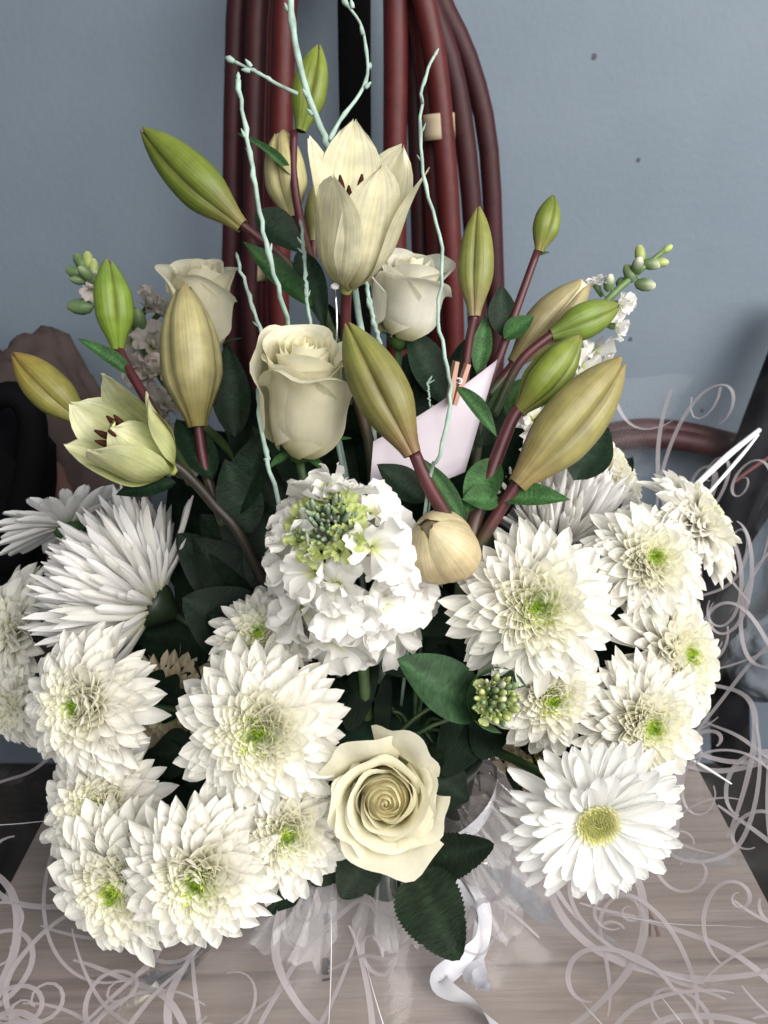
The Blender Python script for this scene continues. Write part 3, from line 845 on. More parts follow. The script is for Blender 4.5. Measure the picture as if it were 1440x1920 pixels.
# ------------------------------------------------------------------ lilies
LG = (.19, .25, .042); LO = (.32, .28, .09); LC_ = (.52, .48, .24); LCR = (.77, .74, .52); LBR = (.30, .20, .08); LPK = (.42, .26, .16)
def lily_bud(root, base, tip, wpx, d, cols, seed, open_=0.0, roll=None, blunt=.5, groove=1.0):
    """closed bud: three outer tepals folded edge to edge round a darker core"""
    base = Vector(base); tip = Vector(tip)
    ax = tip - base; ln = ax.length; ax.normalize()
    R = .5 * wpx * d / FPX
    rr = random.Random(seed)
    spin = roll if roll is not None else rr.uniform(0, 6)
    F = frame(base - root.location, ax, spin)
    c_base, c_mid, c_tip = cols
    groove *= rr.uniform(.4, .95)
    def prof(s):
        return max(.03, (.30 + .70 * sst(-.05, .42, s)) * (1 if s < .45 else 1 - (1 - .22 * blunt) * ((s - .45) / .55) ** 2.3))
    core_v, core_f = lathe([(R * prof(s) * .64 + open_ * R * s ** 4 * .6, s * ln) for s in [i / 14 for i in range(14)] + [.965]] + [(0, .97 * ln)], 12)
    cc = [mix3(tuple(x * .25 for x in c_mid), LCR, min(1, open_ * 2))] * len(core_v)
    bud = link('bud', mesh_from('bud', core_v, core_f, cc), M_STEM, root, F)
    for k in range(3):
        th = k * 2 * pi / 3 + rr.uniform(-.06, .06)
        ph = rr.uniform(0, 6); op = open_ * rr.uniform(.6, 1.3)
        lnk = ln * rr.uniform(.975, 1.01)
        def f(u, s, th=th, op=op, lnk=lnk, ph=ph):
            close = 1.06 if s < .9 else 1.06 * (1 - ((s - .9) / .1) ** 2 * .55)
            if open_: close *= 1 - .35 * op * s * s
            a = th + u * (pi / 3) * close
            g = 1 + .07 * cos(3 * (a - th)) - .30 * groove * exp(-((1 - abs(u)) / .13) ** 2) - .045 * groove * exp(-(u / .12) ** 2) + .02 * sin(8 * s + ph)
            r = R * prof(s) * g + op * R * .55 * s ** 4
            return Vector((r * cos(a), r * sin(a), s * lnk))
        def cf(u, s, th=th):
            c = mix3(c_base, c_mid, sst(0, .35, s)); c = mix3(c, c_tip, sst(.45, 1, s))
            c = mix3(c, (.12, .085, .03), .85 * min(1, groove + .1) * exp(-((1 - abs(u)) / .08) ** 2) * sst(.1, .5, s))
            c = mix3(c, LBR, .5 * exp(-((s - 1) / .05) ** 2))
            return c
        link('tepal', grid('lily_tepal', f, 10, 16, cf), M_LILY, bud)
    return bud

def lily_tepal(root, F, az, R, ln, wd, base_open, mid_open, recurve, cols, seed, name='tepal', parent=None, roll_in=.9):
    rr = random.Random(seed); p1 = rr.uniform(0, 6)
    cb, cm, ct = cols
    # centre line in the (radial, axial) plane
    N_ = 24; pts = [(0.003, 0.0)]
    for i in range(N_):
        s = (i + .5) / N_
        ang = lerp(base_open, mid_open, sst(0, .55, s)) + recurve * max(0, s - .62) ** 1.5 * 3.2
        r, z = pts[-1]
        pts.append((r + sin(ang) * ln / N_, z + cos(ang) * ln / N_))
    def cl(s):
        t = s * N_; i = min(int(t), N_ - 1); f = t - i
        return lerp(pts[i][0], pts[i + 1][0], f), lerp(pts[i][1], pts[i + 1][1], f)
    def f(u, s):
        r, z = cl(s)
        w = .5 * wd * lerp(.30, 1, sst(0, .45, s)) * (1 if s < .5 else max(.05, 1 - ((s - .5) / .51) ** 3.4))
        rc = max(r, .004) * 1.35 / max(.2, roll_in)
        rad = max(rc, w * 1.05)
        a = u * w / rad
        x = r - rad + rad * cos(a); y = rad * sin(a)
        x += .0012 * sin(6 * s + p1) * u * u + .0010 * exp(-(u / .15) ** 2)
        ca, sa = cos(az), sin(az)
        return Vector((x * ca - y * sa, x * sa + y * ca, z + .0012 * sin(5 * u + p1)))
    def cf(u, s):
        c = mix3(cb, cm, sst(0, .45, s)); c = mix3(c, ct, sst(.6, 1, s))
        return mix3(c, (.62, .56, .26), .35 * exp(-(u / .14) ** 2))
    return link(name, grid('lily_tepal', f, 10, 16, cf), M_LILY, parent or root, F)

M_ANTHER = simple('rust_anther', (.045, .014, .008), .8, .1, 400, .4)
def stamens(flower, ln, seed, n=5, spread=.2):
    rr = random.Random(seed)
    for k in range(n):
        a = k * 2 * pi / n + .4; t = spread * rr.uniform(.7, 1.2)
        p0 = Vector((cos(a) * .002, sin(a) * .002, .005)); p1 = Vector((cos(a) * sin(t) * ln * .62, sin(a) * sin(t) * ln * .62, ln * .62))
        fi = tube('filament', [p0, p0.lerp(p1, .5) - Vector((cos(a), sin(a), 0)) * .001, p1], [.0009, .0006], M_STEM, flower, 6, 8, col=(.5, .56, .2))
        d = Vector((cos(a) * .3, sin(a) * .3, 1)).normalized()
        tube('anther', [p1 - d * .009, p1 - d * .004, p1 + d * .004, p1 + d * .009], [.0007, .0020, .0020, .0006], M_ANTHER, flower, 8, 8)
    tube('pistil', [Vector((0, 0, .004)), Vector((.001, 0, ln * .4)), Vector((.002, .001, ln * .66)), Vector((.002, .001, ln * .70))], [.0016, .0013, .0016, .0040], M_STEM, flower, 8, 12, col=(.55, .60, .22))

def lily_flower(root, base, axis, ln, wd, spin, tepals, cols, seed, sten=True):
    F = frame(Vector(base) - root.location, axis, spin)
    vv, ff = lathe([(.0030, -.004), (.0045, 0), (.004, .006), (0, .008)], 10)
    fl_ = link('flower', mesh_from('flower', vv, ff, [(.30, .34, .10)] * len(vv)), M_STEM, root, F)
    for k, (az, bo, mo, rc, lf, wf) in enumerate(tepals):
        lily_tepal(root, Matrix.Identity(4), az, 0, ln * lf, wd * wf, bo, mo, rc, cols, seed + k, parent=fl_)
    if sten: stamens(fl_, ln, seed)
    return fl_

def stem_of(root, pix, r0, r1, name='stem', col=None):
    col = col or (lambda t: mix3((.030, .050, .018), (.075, .016, .020), sst(.15, .6, t)))
    pts = [W(*p) if len(p) == 3 and p[2] < 5 and p[0] > 5 or len(p) == 3 and abs(p[0]) > 5 else Vector(p) for p in pix]
    return tube(name, pts, [r0, r1], M_STEM, root, 9, 22, col=col, origin=root.location)

# --- stalk 1: the tall top stalk
b = POT + Vector((-.01, .03, .095))
lt = thing('lily_stalk', b, 'tall lily stalk with an open cream flower and buds in front of the hose', 'lily', 'cream lily stalks')
stem_of(lt, [b, (700, 900, .52), (655, 700, .505), (648, 600, .49), (651, 535, .475)], .0042, .0032)
stem_of(lt, [(655, 700, .505), (612, 600, .52), (585, 500, .53), (560, 400, .535), (550, 320, .535), (551, 246, .535)], .0036, .0027)
stem_of(lt, [(600, 560, .52), (540, 495, .515), (490, 450, .505), (450, 418, .50)], .0032, .0028)
stem_of(lt, [(590, 520, .53), (588, 480, .535), (588, 452, .535)], .0026, .0024)
stem_of(lt, [(585, 500, .53), (560, 450, .545), (548, 405, .55)], .0026, .0024)
lily_bud(lt, W(455, 424, .50), W(266, 240, .495), 88, .5, (LO, LG, LG), 1, 0, radians(-60))
lily_bud(lt, W(563, 246, .535), W(597, 84, .53), 66, .53, (LG, LG, (.25, .32, .05)), 2, 0, radians(-5))
lily_bud(lt, W(548, 408, .55), W(527, 248, .545), 80, .55, (LC_, LC_, (.55, .48, .22)), 3, .3, 1.2)
lily_bud(lt, W(588, 455, .54), W(612, 318, .545), 58, .54, ((.22, .21, .08), (.22, .22, .08), (.25, .24, .09)), 4, 0, .3)
TP = (LC_, LCR, (.76, .73, .52))
lily_flower(lt, W(650, 538, .475), V(.18, .76, .62), .088, .036, 0, [
    # azimuth (flower frame), base opening, mid opening, recurve, length, width
    (radians(-128), .90, .10, .10, .86, 1.05), (radians(-68), .85, .0, .05, .96, 1.05), (radians(-12), .85, .16, .30, .98, .95),
    (radians(52), .80, .14, .30, .98, 1.2), (radians(108), .78, .12, .20, 1.06, 1.2), (radians(166), .80, .16, .35, .98, 1.1)],
    TP, 80)
for (bb, tt, w, kd) in [((478, 398, .52), (570, 470, .53), .030, 'lily_dark'), ((585, 575, .50), (452, 455, .49), .019, 'lily'), ((552, 335, .535), (448, 240, .53), .008, 'lily'),
                        ((560, 470, .52), (610, 610, .51), .02, 'lily_dark'), ((660, 760, .5), (600, 640, .5), .018, 'lily_dark')]:
    place_leaf(lt, W(*bb), W(*tt), w, kd)

# --- stalk 2: left stalk
b = POT + Vector((-.045, .015, .095))
ll = thing('lily_stalk', b, 'lily stalk with a half-open cup flower and buds leaning over the sack', 'lily', 'cream lily stalks')
stem_of(ll, [b, (470, 1040, .50), (400, 945, .49), (345, 885, .48), (318, 868, .475)], .0038, .0030, col=lambda t: (.026, .020, .014))
stem_of(ll, [(360, 905, .485), (318, 830, .50), (275, 750, .51), (240, 690, .515), (222, 652, .52)], .0036, .0030)
stem_of(ll, [(345, 890, .485), (250, 850, .53), (160, 795, .55), (145, 780, .55)], .0032, .0028)
stem_of(ll, [(420, 985, .505), (385, 880, .505), (371, 795, .505)], .0036, .0030)
lily_bud(ll, W(221, 656, .52), W(203, 486, .515), 70, .52, ((.20, .30, .04), (.22, .33, .045), (.20, .31, .06)), 6, 0, radians(-2), .9)
lily_bud(ll, W(371, 800, .505), W(345, 535, .50), 112, .505, ((.30, .25, .08), (.42, .38, .18), (.50, .45, .22)), 7, .12, .9, .8)
lily_bud(ll, W(158, 792, .55), W(22, 660, .545), 78, .55, ((.28, .28, .08), (.30, .28, .07), (.33, .24, .06)), 8, 0, radians(-35))
lily_flower(ll, W(318, 878, .475), V(-.62, .48, .62), .063, .028, radians(0), [
    (radians(-95), 1.1, .06, -.1, .92, 1.45), (radians(-40), .85, -.1, -.1, .80, 1.15), (radians(12), 1.05, .28, 1.0, .90, 1.05),
    (radians(70), 1.0, .10, .25, 1.10, 1.55), (radians(135), 1.0, .10, .1, 1.10, 1.35), (radians(195), 1.1, .12, .15, 1.0, 1.35)],
    ((.30, .35, .07), (.50, .53, .25), (.62, .63, .40)), 90)
for (bb, tt, w, kd) in [((250, 705, .515), (148, 630, .505), .011, 'lily'), ((330, 905, .48), (215, 925, .47), .016, 'lily_dark'), ((430, 970, .50), (505, 800, .49), .026, 'lily_dark'),
                        ((440, 820, .52), (425, 640, .52), .026, 'lily_dark'), ((400, 900, .50), (330, 780, .52), .024, 'lily_dark'), ((470, 1000, .5), (420, 860, .49), .03, 'lily_dark')]:
    place_leaf(ll, W(*bb), W(*tt), w, kd)

# --- stalk 3: the front right stalk (central bud, drooping bud, large cream bud, green bud)
b = POT + Vector((.05, .02, .10))
lf = thing('lily_stalk', b, 'lily stalk with olive and cream buds and one drooping bud in front of the card', 'lily', 'cream lily stalks')
stem_of(lf, [b, (868, 1090, .47), (888, 985, .465), (925, 875, .47), (958, 790, .475), (975, 765, .478)], .0050, .0040)
stem_of(lf, [(872, 1075, .468), (905, 1010, .462), (945, 945, .458), (975, 898, .455)], .0046, .0036)
stem_of(lf, [(872, 1060, .465), (845, 985, .445), (805, 915, .435), (777, 850, .43)], .0044, .0036)
lily_bud(lf, W(774, 852, .43), W(652, 608, .432), 104, .43, ((.21, .13, .055), (.21, .195, .058), (.22, .245, .065)), 10, 0, radians(-36))
lily_bud(lf, W(968, 910, .455), W(1166, 676, .462), 118, .46, ((.27, .20, .08), (.30, .27, .10), (.32, .28, .11)), 16, .05, radians(-8), .8)
lily_bud(lf, W(972, 772, .478), W(1086, 630, .475), 82, .475, ((.22, .22, .05), (.20, .26, .04), (.21, .26, .05)), 15, 0, radians(10))
lily_bud(lf, W(858, 1068, .468), W(800, 985, .425), 138, .45, ((.56, .36, .22), (.62, .50, .29), (.62, .55, .34)), 97, 0, radians(-35), .8, .25)
stem_of(lf, [(868, 1100, .475), (872, 1085, .475), (866, 1066, .466)], .0036, .0034)
for (bb, tt, w, kd) in [((935, 935, .46), (1068, 930, .44), .016, 'lily'), ((935, 935, .46), (868, 935, .45), .018, 'lily'), ((930, 860, .47), (872, 965, .455), .022, 'lily'), ((856, 725, .45), (936, 815, .44), .011, 'lily'),
                        ((870, 985, .45), (792, 855, .445), .012, 'lily'), ((800, 940, .46), (705, 872, .46), .022, 'lily_dark'), ((1075, 900, .50), (1140, 790, .51), .03, 'lily_dark'),
                        ((900, 1000, .47), (960, 1090, .47), .03, 'lily_dark')]:
    place_leaf(lf, W(*bb), W(*tt), w, kd)

# --- stalk 4: the back right stalk
b = POT + Vector((.03, .045, .095))
lb = thing('lily_stalk', b, 'lily stalk with slim green buds and one splitting bud against the grey wall', 'lily', 'cream lily stalks')
stem_of(lb, [b, (880, 930, .54), (905, 760, .53), (940, 660, .53), (972, 570, .53), (1008, 470, .53)], .0040, .0026)
stem_of(lb, [(890, 860, .535), (872, 740, .53), (878, 650, .525), (890, 590, .52)], .0032, .0028)
stem_of(lb, [(915, 740, .53), (945, 705, .535), (968, 675, .54)], .0034, .0030)
stem_of(lb, [(925, 780, .52), (975, 680, .515), (1040, 622, .515)], .0032, .0030)
lily_bud(lb, W(890, 594, .52), W(897, 386, .52), 66, .52, ((.32, .25, .12), (.24, .26, .07), (.26, .27, .07)), 11, 0, radians(-48))
lily_bud(lb, W(1010, 472, .53), W(1038, 364, .53), 50, .53, ((.26, .24, .06), (.20, .25, .045), (.16, .22, .04)), 12, 0, radians(-10))
lily_bud(lb, W(962, 682, .54), W(1098, 528, .54), 84, .54, ((.20, .15, .06), (.30, .26, .13), (.40, .35, .18)), 13, .35, radians(-25))
lily_bud(lb, W(1032, 628, .515), W(1162, 572, .52), 66, .515, ((.15, .21, .04), (.17, .25, .04), (.22, .28, .06)), 14, 0, radians(0), .8)
for (bb, tt, w, kd) in [((940, 630, .53), (940, 535, .53), .020, 'lily_dark'), ((945, 635, .525), (1000, 590, .52), .016, 'lily'), ((895, 700, .53), (912, 590, .53), .014, 'lily'),
                        ((920, 800, .53), (985, 710, .53), .022, 'lily'), ((900, 840, .53), (925, 720, .53), .026, 'lily_dark'), ((1000, 480, .53), (1030, 472, .53), .004, 'lily'), ((840, 760, .55), (760, 610, .55), .03, 'lily_dark')]:
    place_leaf(lb, W(*bb), W(*tt), w, kd)

# ------------------------------------------------------------------ stocks
def ruffle(name, seed, tipc, basec):
    rr = random.Random(seed); a, b_, c_ = rr.uniform(0, 6), rr.uniform(0, 6), rr.uniform(0, 6)
    def f(u, t):
        w = .5 * lerp(.22, 1, sst(0, .75, t)) * (1 if t < .85 else 1 - .25 * ((t - .85) / .15) ** 2)
        e = t * t
        x = t * (1 - .10 * u * u + .03 * sin(9 * u + a) * e)
        z = .14 * e * sin(4.2 * u + a) + .07 * e * sin(9 * u + b_) + .25 * t * t * sin(c_) + .10 * u * u
        return Vector((x, u * w, z))
    return grid(name, f, 8, 7, lambda u, t: mix3(basec, tipc, sst(0, .45, t)))
RUF = [ruffle('stock_petal', 600 + k, (.91, .90, .87), (.74, .78, .40)) for k in range(7)]
RUF_G = [ruffle('stock_petal', 620 + k, (.55, .62, .25), (.32, .42, .12)) for k in range(4)]
RUF_SHADE = [ruffle('stock_petal', 640 + k, (.62, .57, .52), (.40, .42, .2)) for k in range(4)]  # white stock petals darkened, the shade carried in their colour
vv, ff = lathe([(.08, -.1), (.34, .05), (.46, .35), (.40, .7), (.20, .95), (.04, 1.0)], 10)
def budm(col, tip): return mesh_from('stock_bud', vv, ff, [mix3(col, tip, sst(.5, 1, v.z)) for v in vv])
SB = [budm((.10, .17, .07), (.26, .34, .16)), budm((.16, .22, .15), (.24, .30, .20)), budm((.28, .36, .10), (.50, .55, .24)), budm((.10, .16, .06), (.62, .62, .48))]
cv, cf_ = lathe([(.0012, -.010), (.0022, -.004), (.0026, .000), (.0012, .002)], 8)
CALYX = mesh_from('stock_calyx', cv, cf_, [(.14, .22, .08)] * len(cv))
def floret(root, p, dirv, size, rr, n=8, meshes=None, name='floret'):
    F = frame(Vector(p) - root.location, dirv, rr.uniform(0, 6))
    fo = link(name, CALYX, M_STEM, root, F)
    meshes = meshes or RUF
    for k in range(n):
        el = lerp(.15, 1.25, k / n) + rr.uniform(-.25, .25)
        ln = size * lerp(1.0, .62, k / n) * rr.uniform(.85, 1.15)
        link('petal', meshes[rr.randrange(len(meshes))], M_PETAL, fo, petal_matrix(k * 2.39996 + rr.uniform(-.3, .3), el, rr.uniform(-.5, .5), .001, .001, ln, ln * rr.uniform(.85, 1.15)))
    return fo
def sbud(root, p, dirv, size, kind, zf=1.3):
    return link('bud', SB[kind], M_STEM, root, frame(Vector(p) - root.location, dirv) @ Matrix.Diagonal((size, size * .9, size * zf, 1)))

rr = random.Random(77)
T = W(612, 985, .405); A = V(-.12, .50, .85)
base = POT + Vector((-.01, -.02, .10))
st = thing('stock_flower', base, 'ruffled white stock with green buds at its crown, in the middle of the arrangement', 'stock flower', 'white stocks')
tube('stem', [base, T - A * .11, T - A * .06, T], [.004, .004, .003, .002], M_STEM, st, 8, 16, col=(.08, .14, .05), origin=base)
X = A.orthogonal().normalized(); Y = A.cross(X)
for i in range(32):                                   # florets spiral down the spike
    q = i / 31
    az = i * 2.39996 + rr.uniform(-.35, .35)
    rad = lerp(.019, .031, q ** .5) * rr.uniform(.85, 1.15); s = lerp(.004, .100, q)
    rv = X * cos(az) + Y * sin(az)
    p = T - A * s + rv * rad
    dv = (rv + A * lerp(.8, .25, q) + V(rr.uniform(-.3, .3), rr.uniform(-.3, .3), rr.uniform(-.3, .3)) * .5).normalized()
    floret(st, p, dv, lerp(.020, .027, q ** .5) * rr.uniform(.85, 1.15), rr, 9 if i > 5 else 6)
for i in range(17):                                   # yellow-green half-open florets round the crown
    az = i * 2.39996; rad = .0115 + .006 * rr.random()
    rv = X * cos(az) + Y * sin(az)
    floret(st, T + rv * rad - A * .001, (rv * .5 + A).normalized(), .0085 * rr.uniform(.7, 1.3), rr, 5, RUF_G)
for i in range(58):                                   # grey-green buds in the crown
    q = i / 58; az = i * 2.39996; rad = .0125 * sqrt(q)
    rv = X * cos(az + rr.uniform(-.2, .2)) + Y * sin(az)
    sbud(st, T + rv * rad + A * (.004 - .004 * q + rr.uniform(-.001, .001)), (rv * .9 * q + A + X * rr.uniform(-.3, .3)).normalized(), .0031 * rr.uniform(.7, 1.35) * lerp(.75, 1.1, q), rr.choice([0, 1, 1, 1]), rr.uniform(1.4, 2.6))

def stock_list(name, label, pts_stem, florets, buds, seed, meshes=None):
    rr = random.Random(seed)
    base = POT + Vector((rr.uniform(-.03, .03), .05, .095))
    root = thing('stock_flower', base, label, 'stock flower', 'white stocks')
    sp = [W(*p) for p in pts_stem]
    tube('stem', [base] + sp, [.0038, .0034, .0028, .0018], M_STEM, root, 7, 24, col=(.12, .20, .07), origin=base)
    path = spline([base] + sp, 30)
    for (px, py, d, s) in florets:
        p = W(px, py, d)
        near = min(path, key=lambda q: (q - p).length)
        dv = (p - near).normalized() if (p - near).length > .004 else V(rr.uniform(-.5, .5), .3, .8)
        dv = (dv + V(0, .1, .7) * .6).normalized()
        tube('pedicel', [near, p], .0008, M_STEM, root, 5, 3, col=(.14, .22, .08), origin=base)
        floret(root, p, dv, s, rr, 8, meshes)
    for (px, py, d, s, k) in buds:
        p = W(px, py, d)
        near = min(path, key=lambda q: (q - p).length)
        dv = ((p - near).normalized() + (sp[-1] - sp[-2]).normalized() * .8).normalized()
        tube('pedicel', [near, p], .0008, M_STEM, root, 5, 3, col=(.14, .22, .08), origin=base)
        sbud(root, p - dv * s * .6, dv, s, k)
    return root
stock_list('r', 'stock spike with round green buds reaching out against the wall at the right',
    [(960, 850, .57), (1060, 700, .57), (1130, 575, .57), (1190, 515, .57), (1245, 470, .57)],
    [(1118, 535, .57, .010), (1160, 570, .568, .013), (1150, 612, .575, .014), (1112, 655, .575, .020), (1085, 690, .57, .020), (1120, 690, .58, .018), (1060, 640, .59, .016), (1030, 745, .575, .02), (1000, 790, .56, .02), (1010, 830, .56, .02), (1060, 745, .58, .02)],
    [(1210, 534, .57, .011, 3), (1200, 475, .57, .009, 2), (1222, 495, .57, .010, 3), (1240, 492, .57, .008, 2), (1252, 466, .57, .006, 2), (1180, 512, .57, .010, 0), (1195, 498, .565, .010, 3), (1142, 530, .565, .009, 3), (1165, 530, .575, .009, 0)], 31)
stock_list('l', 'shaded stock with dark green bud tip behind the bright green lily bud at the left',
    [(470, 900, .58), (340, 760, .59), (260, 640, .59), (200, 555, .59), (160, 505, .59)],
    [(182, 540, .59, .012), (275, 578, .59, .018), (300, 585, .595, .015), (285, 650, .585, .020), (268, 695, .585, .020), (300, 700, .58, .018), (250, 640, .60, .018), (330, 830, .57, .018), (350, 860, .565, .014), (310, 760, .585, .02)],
    [(150, 490, .59, .010, 0), (165, 488, .59, .010, 2), (140, 510, .59, .010, 0), (160, 512, .58, .010, 0), (175, 500, .59, .009, 2), (148, 525, .585, .009, 0), (150, 575, .59, .014, 0), (240, 590, .59, .012, 0), (260, 600, .58, .013, 0), (170, 520, .585, .009, 0)], 32, RUF_SHADE)

# young stock curled in its own leaf, at the centre right
rr = random.Random(5)
base = POT + Vector((.03, -.03, .10))
ys = thing('stock_bud_tip', base, 'green stock bud tip curled in its own broad leaf beside the front mums', 'stock flower')
tip = W(930, 1312, .445); ax = V(.15, .25, 1)
tube('stem', [base, tip - ax * .05, tip], [.003, .003, .002], M_STEM, ys, 7, 12, col=(.06, .12, .04), origin=base)
X = ax.orthogonal().normalized(); Y = ax.cross(X)
for i in range(40):
    q = i / 40; az = i * 2.39996; rv = X * cos(az) + Y * sin(az)
    sbud(ys, tip + rv * .012 * sqrt(q) + ax * .003 * (1 - q), (rv * .7 * q + ax).normalized(), .0040 * rr.uniform(.5, 1.4), rr.choice([0, 0, 2, 2, 3]), rr.uniform(1.3, 2.4))
for i in range(9):
    az = i * 2.39996; rv = X * cos(az) + Y * sin(az)
    floret(ys, tip + rv * rr.uniform(.005, .012), (rv * .5 + ax).normalized(), .0062 * rr.uniform(.7, 1.3), rr, 4, RUF_G)
def cup(u, v):
    a = radians(lerp(150, 400, u * .5 + .5)); r = .0145 + .004 * v
    p = (X * cos(a) + Y * sin(a)) * r + ax * lerp(-.014, .006, v) * (1 - .15 * abs(u) ** 3)
    return tip + p - base
link('leaf', grid('cupped_leaf', cup, 14, 6, lambda u, v: mix3((.09, .19, .08), (.16, .26, .13), sst(.8, 1, v))), M_LEAF, ys)
place_leaf(ys, W(905, 1330, .455), W(738, 1238, .44), .036, 'grey', V(.05, .55, .85))

# ------------------------------------------------------------------ filler greenery
def sprig(idx, label, tips, base_off, kind='broad', size=.05, seed=0):
    rr = random.Random(seed)
    base = POT + Vector(base_off)
    root = thing('greenery_sprig', base, label, 'greenery', 'dark filler greenery')
    for (px, py, d, w) in tips:
        p = W(px, py, d)
        k = p.lerp(base, .45) + Vector((0, 0, .012))
        tube('stem', [base, base.lerp(k, .5) + Vector((0, 0, .01)), k], [.0018, .0014], M_STEM, root, 5, 8, col=(.03, .06, .02), origin=base)
        place_leaf(root, k, p, w, kind, V(rr.uniform(-.4, .4), .5, .8))
    return root
sprig(0, 'dark broad leaves filling the gap above the shaggy bloom', [(420, 900, .53, .045), (470, 800, .54, .04), (380, 960, .53, .04), (480, 960, .52, .05), (360, 1010, .52, .04), (440, 700, .56, .04), (390, 1150, .50, .05), (425, 1175, .49, .045), (345, 1120, .50, .05), (330, 1000, .53, .04), (460, 1120, .52, .05)], (-.03, .02, .09), seed=1)
sprig(1, 'dark broad leaves behind the middle cream rose', [(540, 620, .56, .045), (500, 680, .55, .045), (640, 720, .54, .045), (600, 870, .53, .05), (680, 800, .54, .05), (560, 940, .51, .05), (620, 560, .57, .04)], (-.01, .03, .09), seed=2)
sprig(2, 'dark broad leaves behind the card and its peg', [(760, 660, .57, .05), (800, 700, .56, .05), (840, 780, .56, .05), (900, 720, .57, .045), (870, 640, .57, .04), (760, 780, .56, .05), (980, 780, .56, .05)], (.02, .04, .09), seed=3)
sprig(3, 'dark broad leaves filling the hollow between stock and large open mum', [(800, 1080, .50, .05), (830, 1170, .50, .05), (780, 1220, .50, .045), (700, 1330, .50, .05), (640, 1290, .51, .05), (870, 1360, .49, .05), (900, 1420, .49, .05), (840, 1440, .49, .05), (960, 1370, .50, .045)], (.02, -.02, .10), seed=4)
sprig(4, 'dark lobed leaves along the lower rim under the mums', [(505, 1715, .475, .035), (560, 1650, .48, .04), (330, 1480, .50, .045), (270, 1420, .51, .045), (430, 1520, .50, .04), (880, 1500, .48, .04), (1000, 1240, .51, .04), (1120, 1290, .50, .045)], (-.01, -.04, .10), 'mum', seed=5)
sprig(5, 'dark leaves among the blooms of the right-hand rim', [(1130, 1130, .52, .045), (1100, 1020, .55, .05), (1190, 845, .60, .035), (1140, 1400, .50, .04), (1290, 1160, .55, .04), (960, 1010, .53, .05), (1150, 1200, .53, .05)], (.05, .0, .10), seed=6)
sprig(6, 'dark leaves low behind the arrangement', [(560, 1060, .56, .07), (470, 1200, .54, .06), (700, 1000, .56, .07), (820, 1000, .56, .07), (900, 1120, .53, .06), (600, 760, .59, .06), (720, 880, .58, .07), (250, 1180, .55, .06), (420, 1010, .57, .07), (500, 1040, .55, .07)], (0, .04, .09), seed=7)

sprig(7, 'large dark leaves standing at the back left of the pot', [(330, 860, .60, .08), (390, 800, .61, .08), (450, 840, .60, .08), (350, 960, .58, .08), (400, 1020, .57, .08), (330, 1080, .57, .07), (440, 940, .58, .08), (520, 900, .58, .08), (300, 1000, .58, .06), (480, 720, .61, .07)], (-.03, .05, .09), seed=8)
sprig(8, 'large dark leaves standing at the back right of the pot', [(800, 860, .60, .08), (880, 880, .60, .08), (960, 900, .60, .08), (720, 760, .61, .08), (1040, 900, .61, .08), (640, 680, .61, .07), (1120, 960, .60, .07), (1080, 1080, .56, .07), (1180, 1150, .56, .07), (820, 740, .61, .07)], (.03, .05, .09), seed=9)

# ------------------------------------------------------------------ painted twigs
MINT = (.34, .46, .40)
def twig(pix, r0, r1, label, side=(), seed=0, base_off=(0, .02, .095), buds=8):
    rr = random.Random(seed)
    base = POT + Vector(base_off)
    root = thing('painted_twig', base, label, 'twig', 'mint green painted twigs')
    pts = [base] + [W(*p) for p in pix]
    n = 44
    lens = spline(pts, n)
    lens = [p + Vector((noise.noise(Vector((i * .8, seed, 1))), noise.noise(Vector((i * .8, seed, 5))), 0)) * .0016 for i, p in enumerate(lens)]
    knots = [rr.random() for _ in range(60)]
    rad = []
    for i in range(n + 1):
        t = i / n
        rad.append(.80 * lerp(r0, r1, t) * (1 + .18 * noise.noise(Vector((t * 22, seed, 0))) + (.35 if knots[i] > .88 else 0)))
    tube('stem', lens, rad, M_TWIG, root, 8, None, col=MINT, origin=base)
    branches = [lens]
    for s in side:
        sp = spline([W(*p) for p in s], 20)
        tube('side_branch', sp, [lerp(r1 * .55, r1 * .36, i / 20) * (1 + (.35 if rr.random() > .85 else 0)) for i in range(21)], M_TWIG, root, 7, None, col=MINT, origin=base)
        branches.append(sp)
    for br in branches:
        for k in range(buds // 2):
            i = rr.randrange(len(br) // 3, len(br) - 1)
            t = (br[i + 1] - br[i]).normalized()
            o = Quaternion(t, rr.uniform(0, 6.28)) @ t.orthogonal().normalized()
            dv = (t + o * .55).normalized(); p = br[i] + o * r1 * .6
            tube('bud', [p, p + dv * .0022, p + dv * .005], [r1 * .6, r1 * .65, r1 * .2], M_TWIG, root, 6, 4, col=MINT, origin=base)
        e = br[-1]; t = (br[-1] - br[-2]).normalized()
        tube('bud', [e - t * .001, e + t * .002, e + t * .0045], [r1 * .6, r1 * .95, r1 * .3], M_TWIG, root, 6, 4, col=MINT, origin=base)
    return root
twig([(700, 820, .53), (668, 560, .50), (645, 430, .475), (634, 370, .462), (624, 300, .46), (600, 238, .46), (572, 160, .458), (550, 60, .456), (541, -40, .455)], .0029, .0023, 'thickest mint green twig rising out of the open lily past the picture top',
     side=[[(558, 176, .457), (520, 158, .452), (490, 140, .45), (436, 114, .448)], [(618, 262, .46), (640, 222, .47), (672, 180, .475), (689, 140, .475), (686, 90, .475), (676, 45, .473), (650, 8, .47)]], seed=1)
twig([(640, 840, .53), (590, 730, .51), (552, 640, .485), (520, 535, .45), (492, 425, .447), (476, 330, .445), (462, 250, .444), (445, 150, .443)], .0020, .0015, 'mint green twig with a forked knob on top beside the big left lily bud', seed=2)
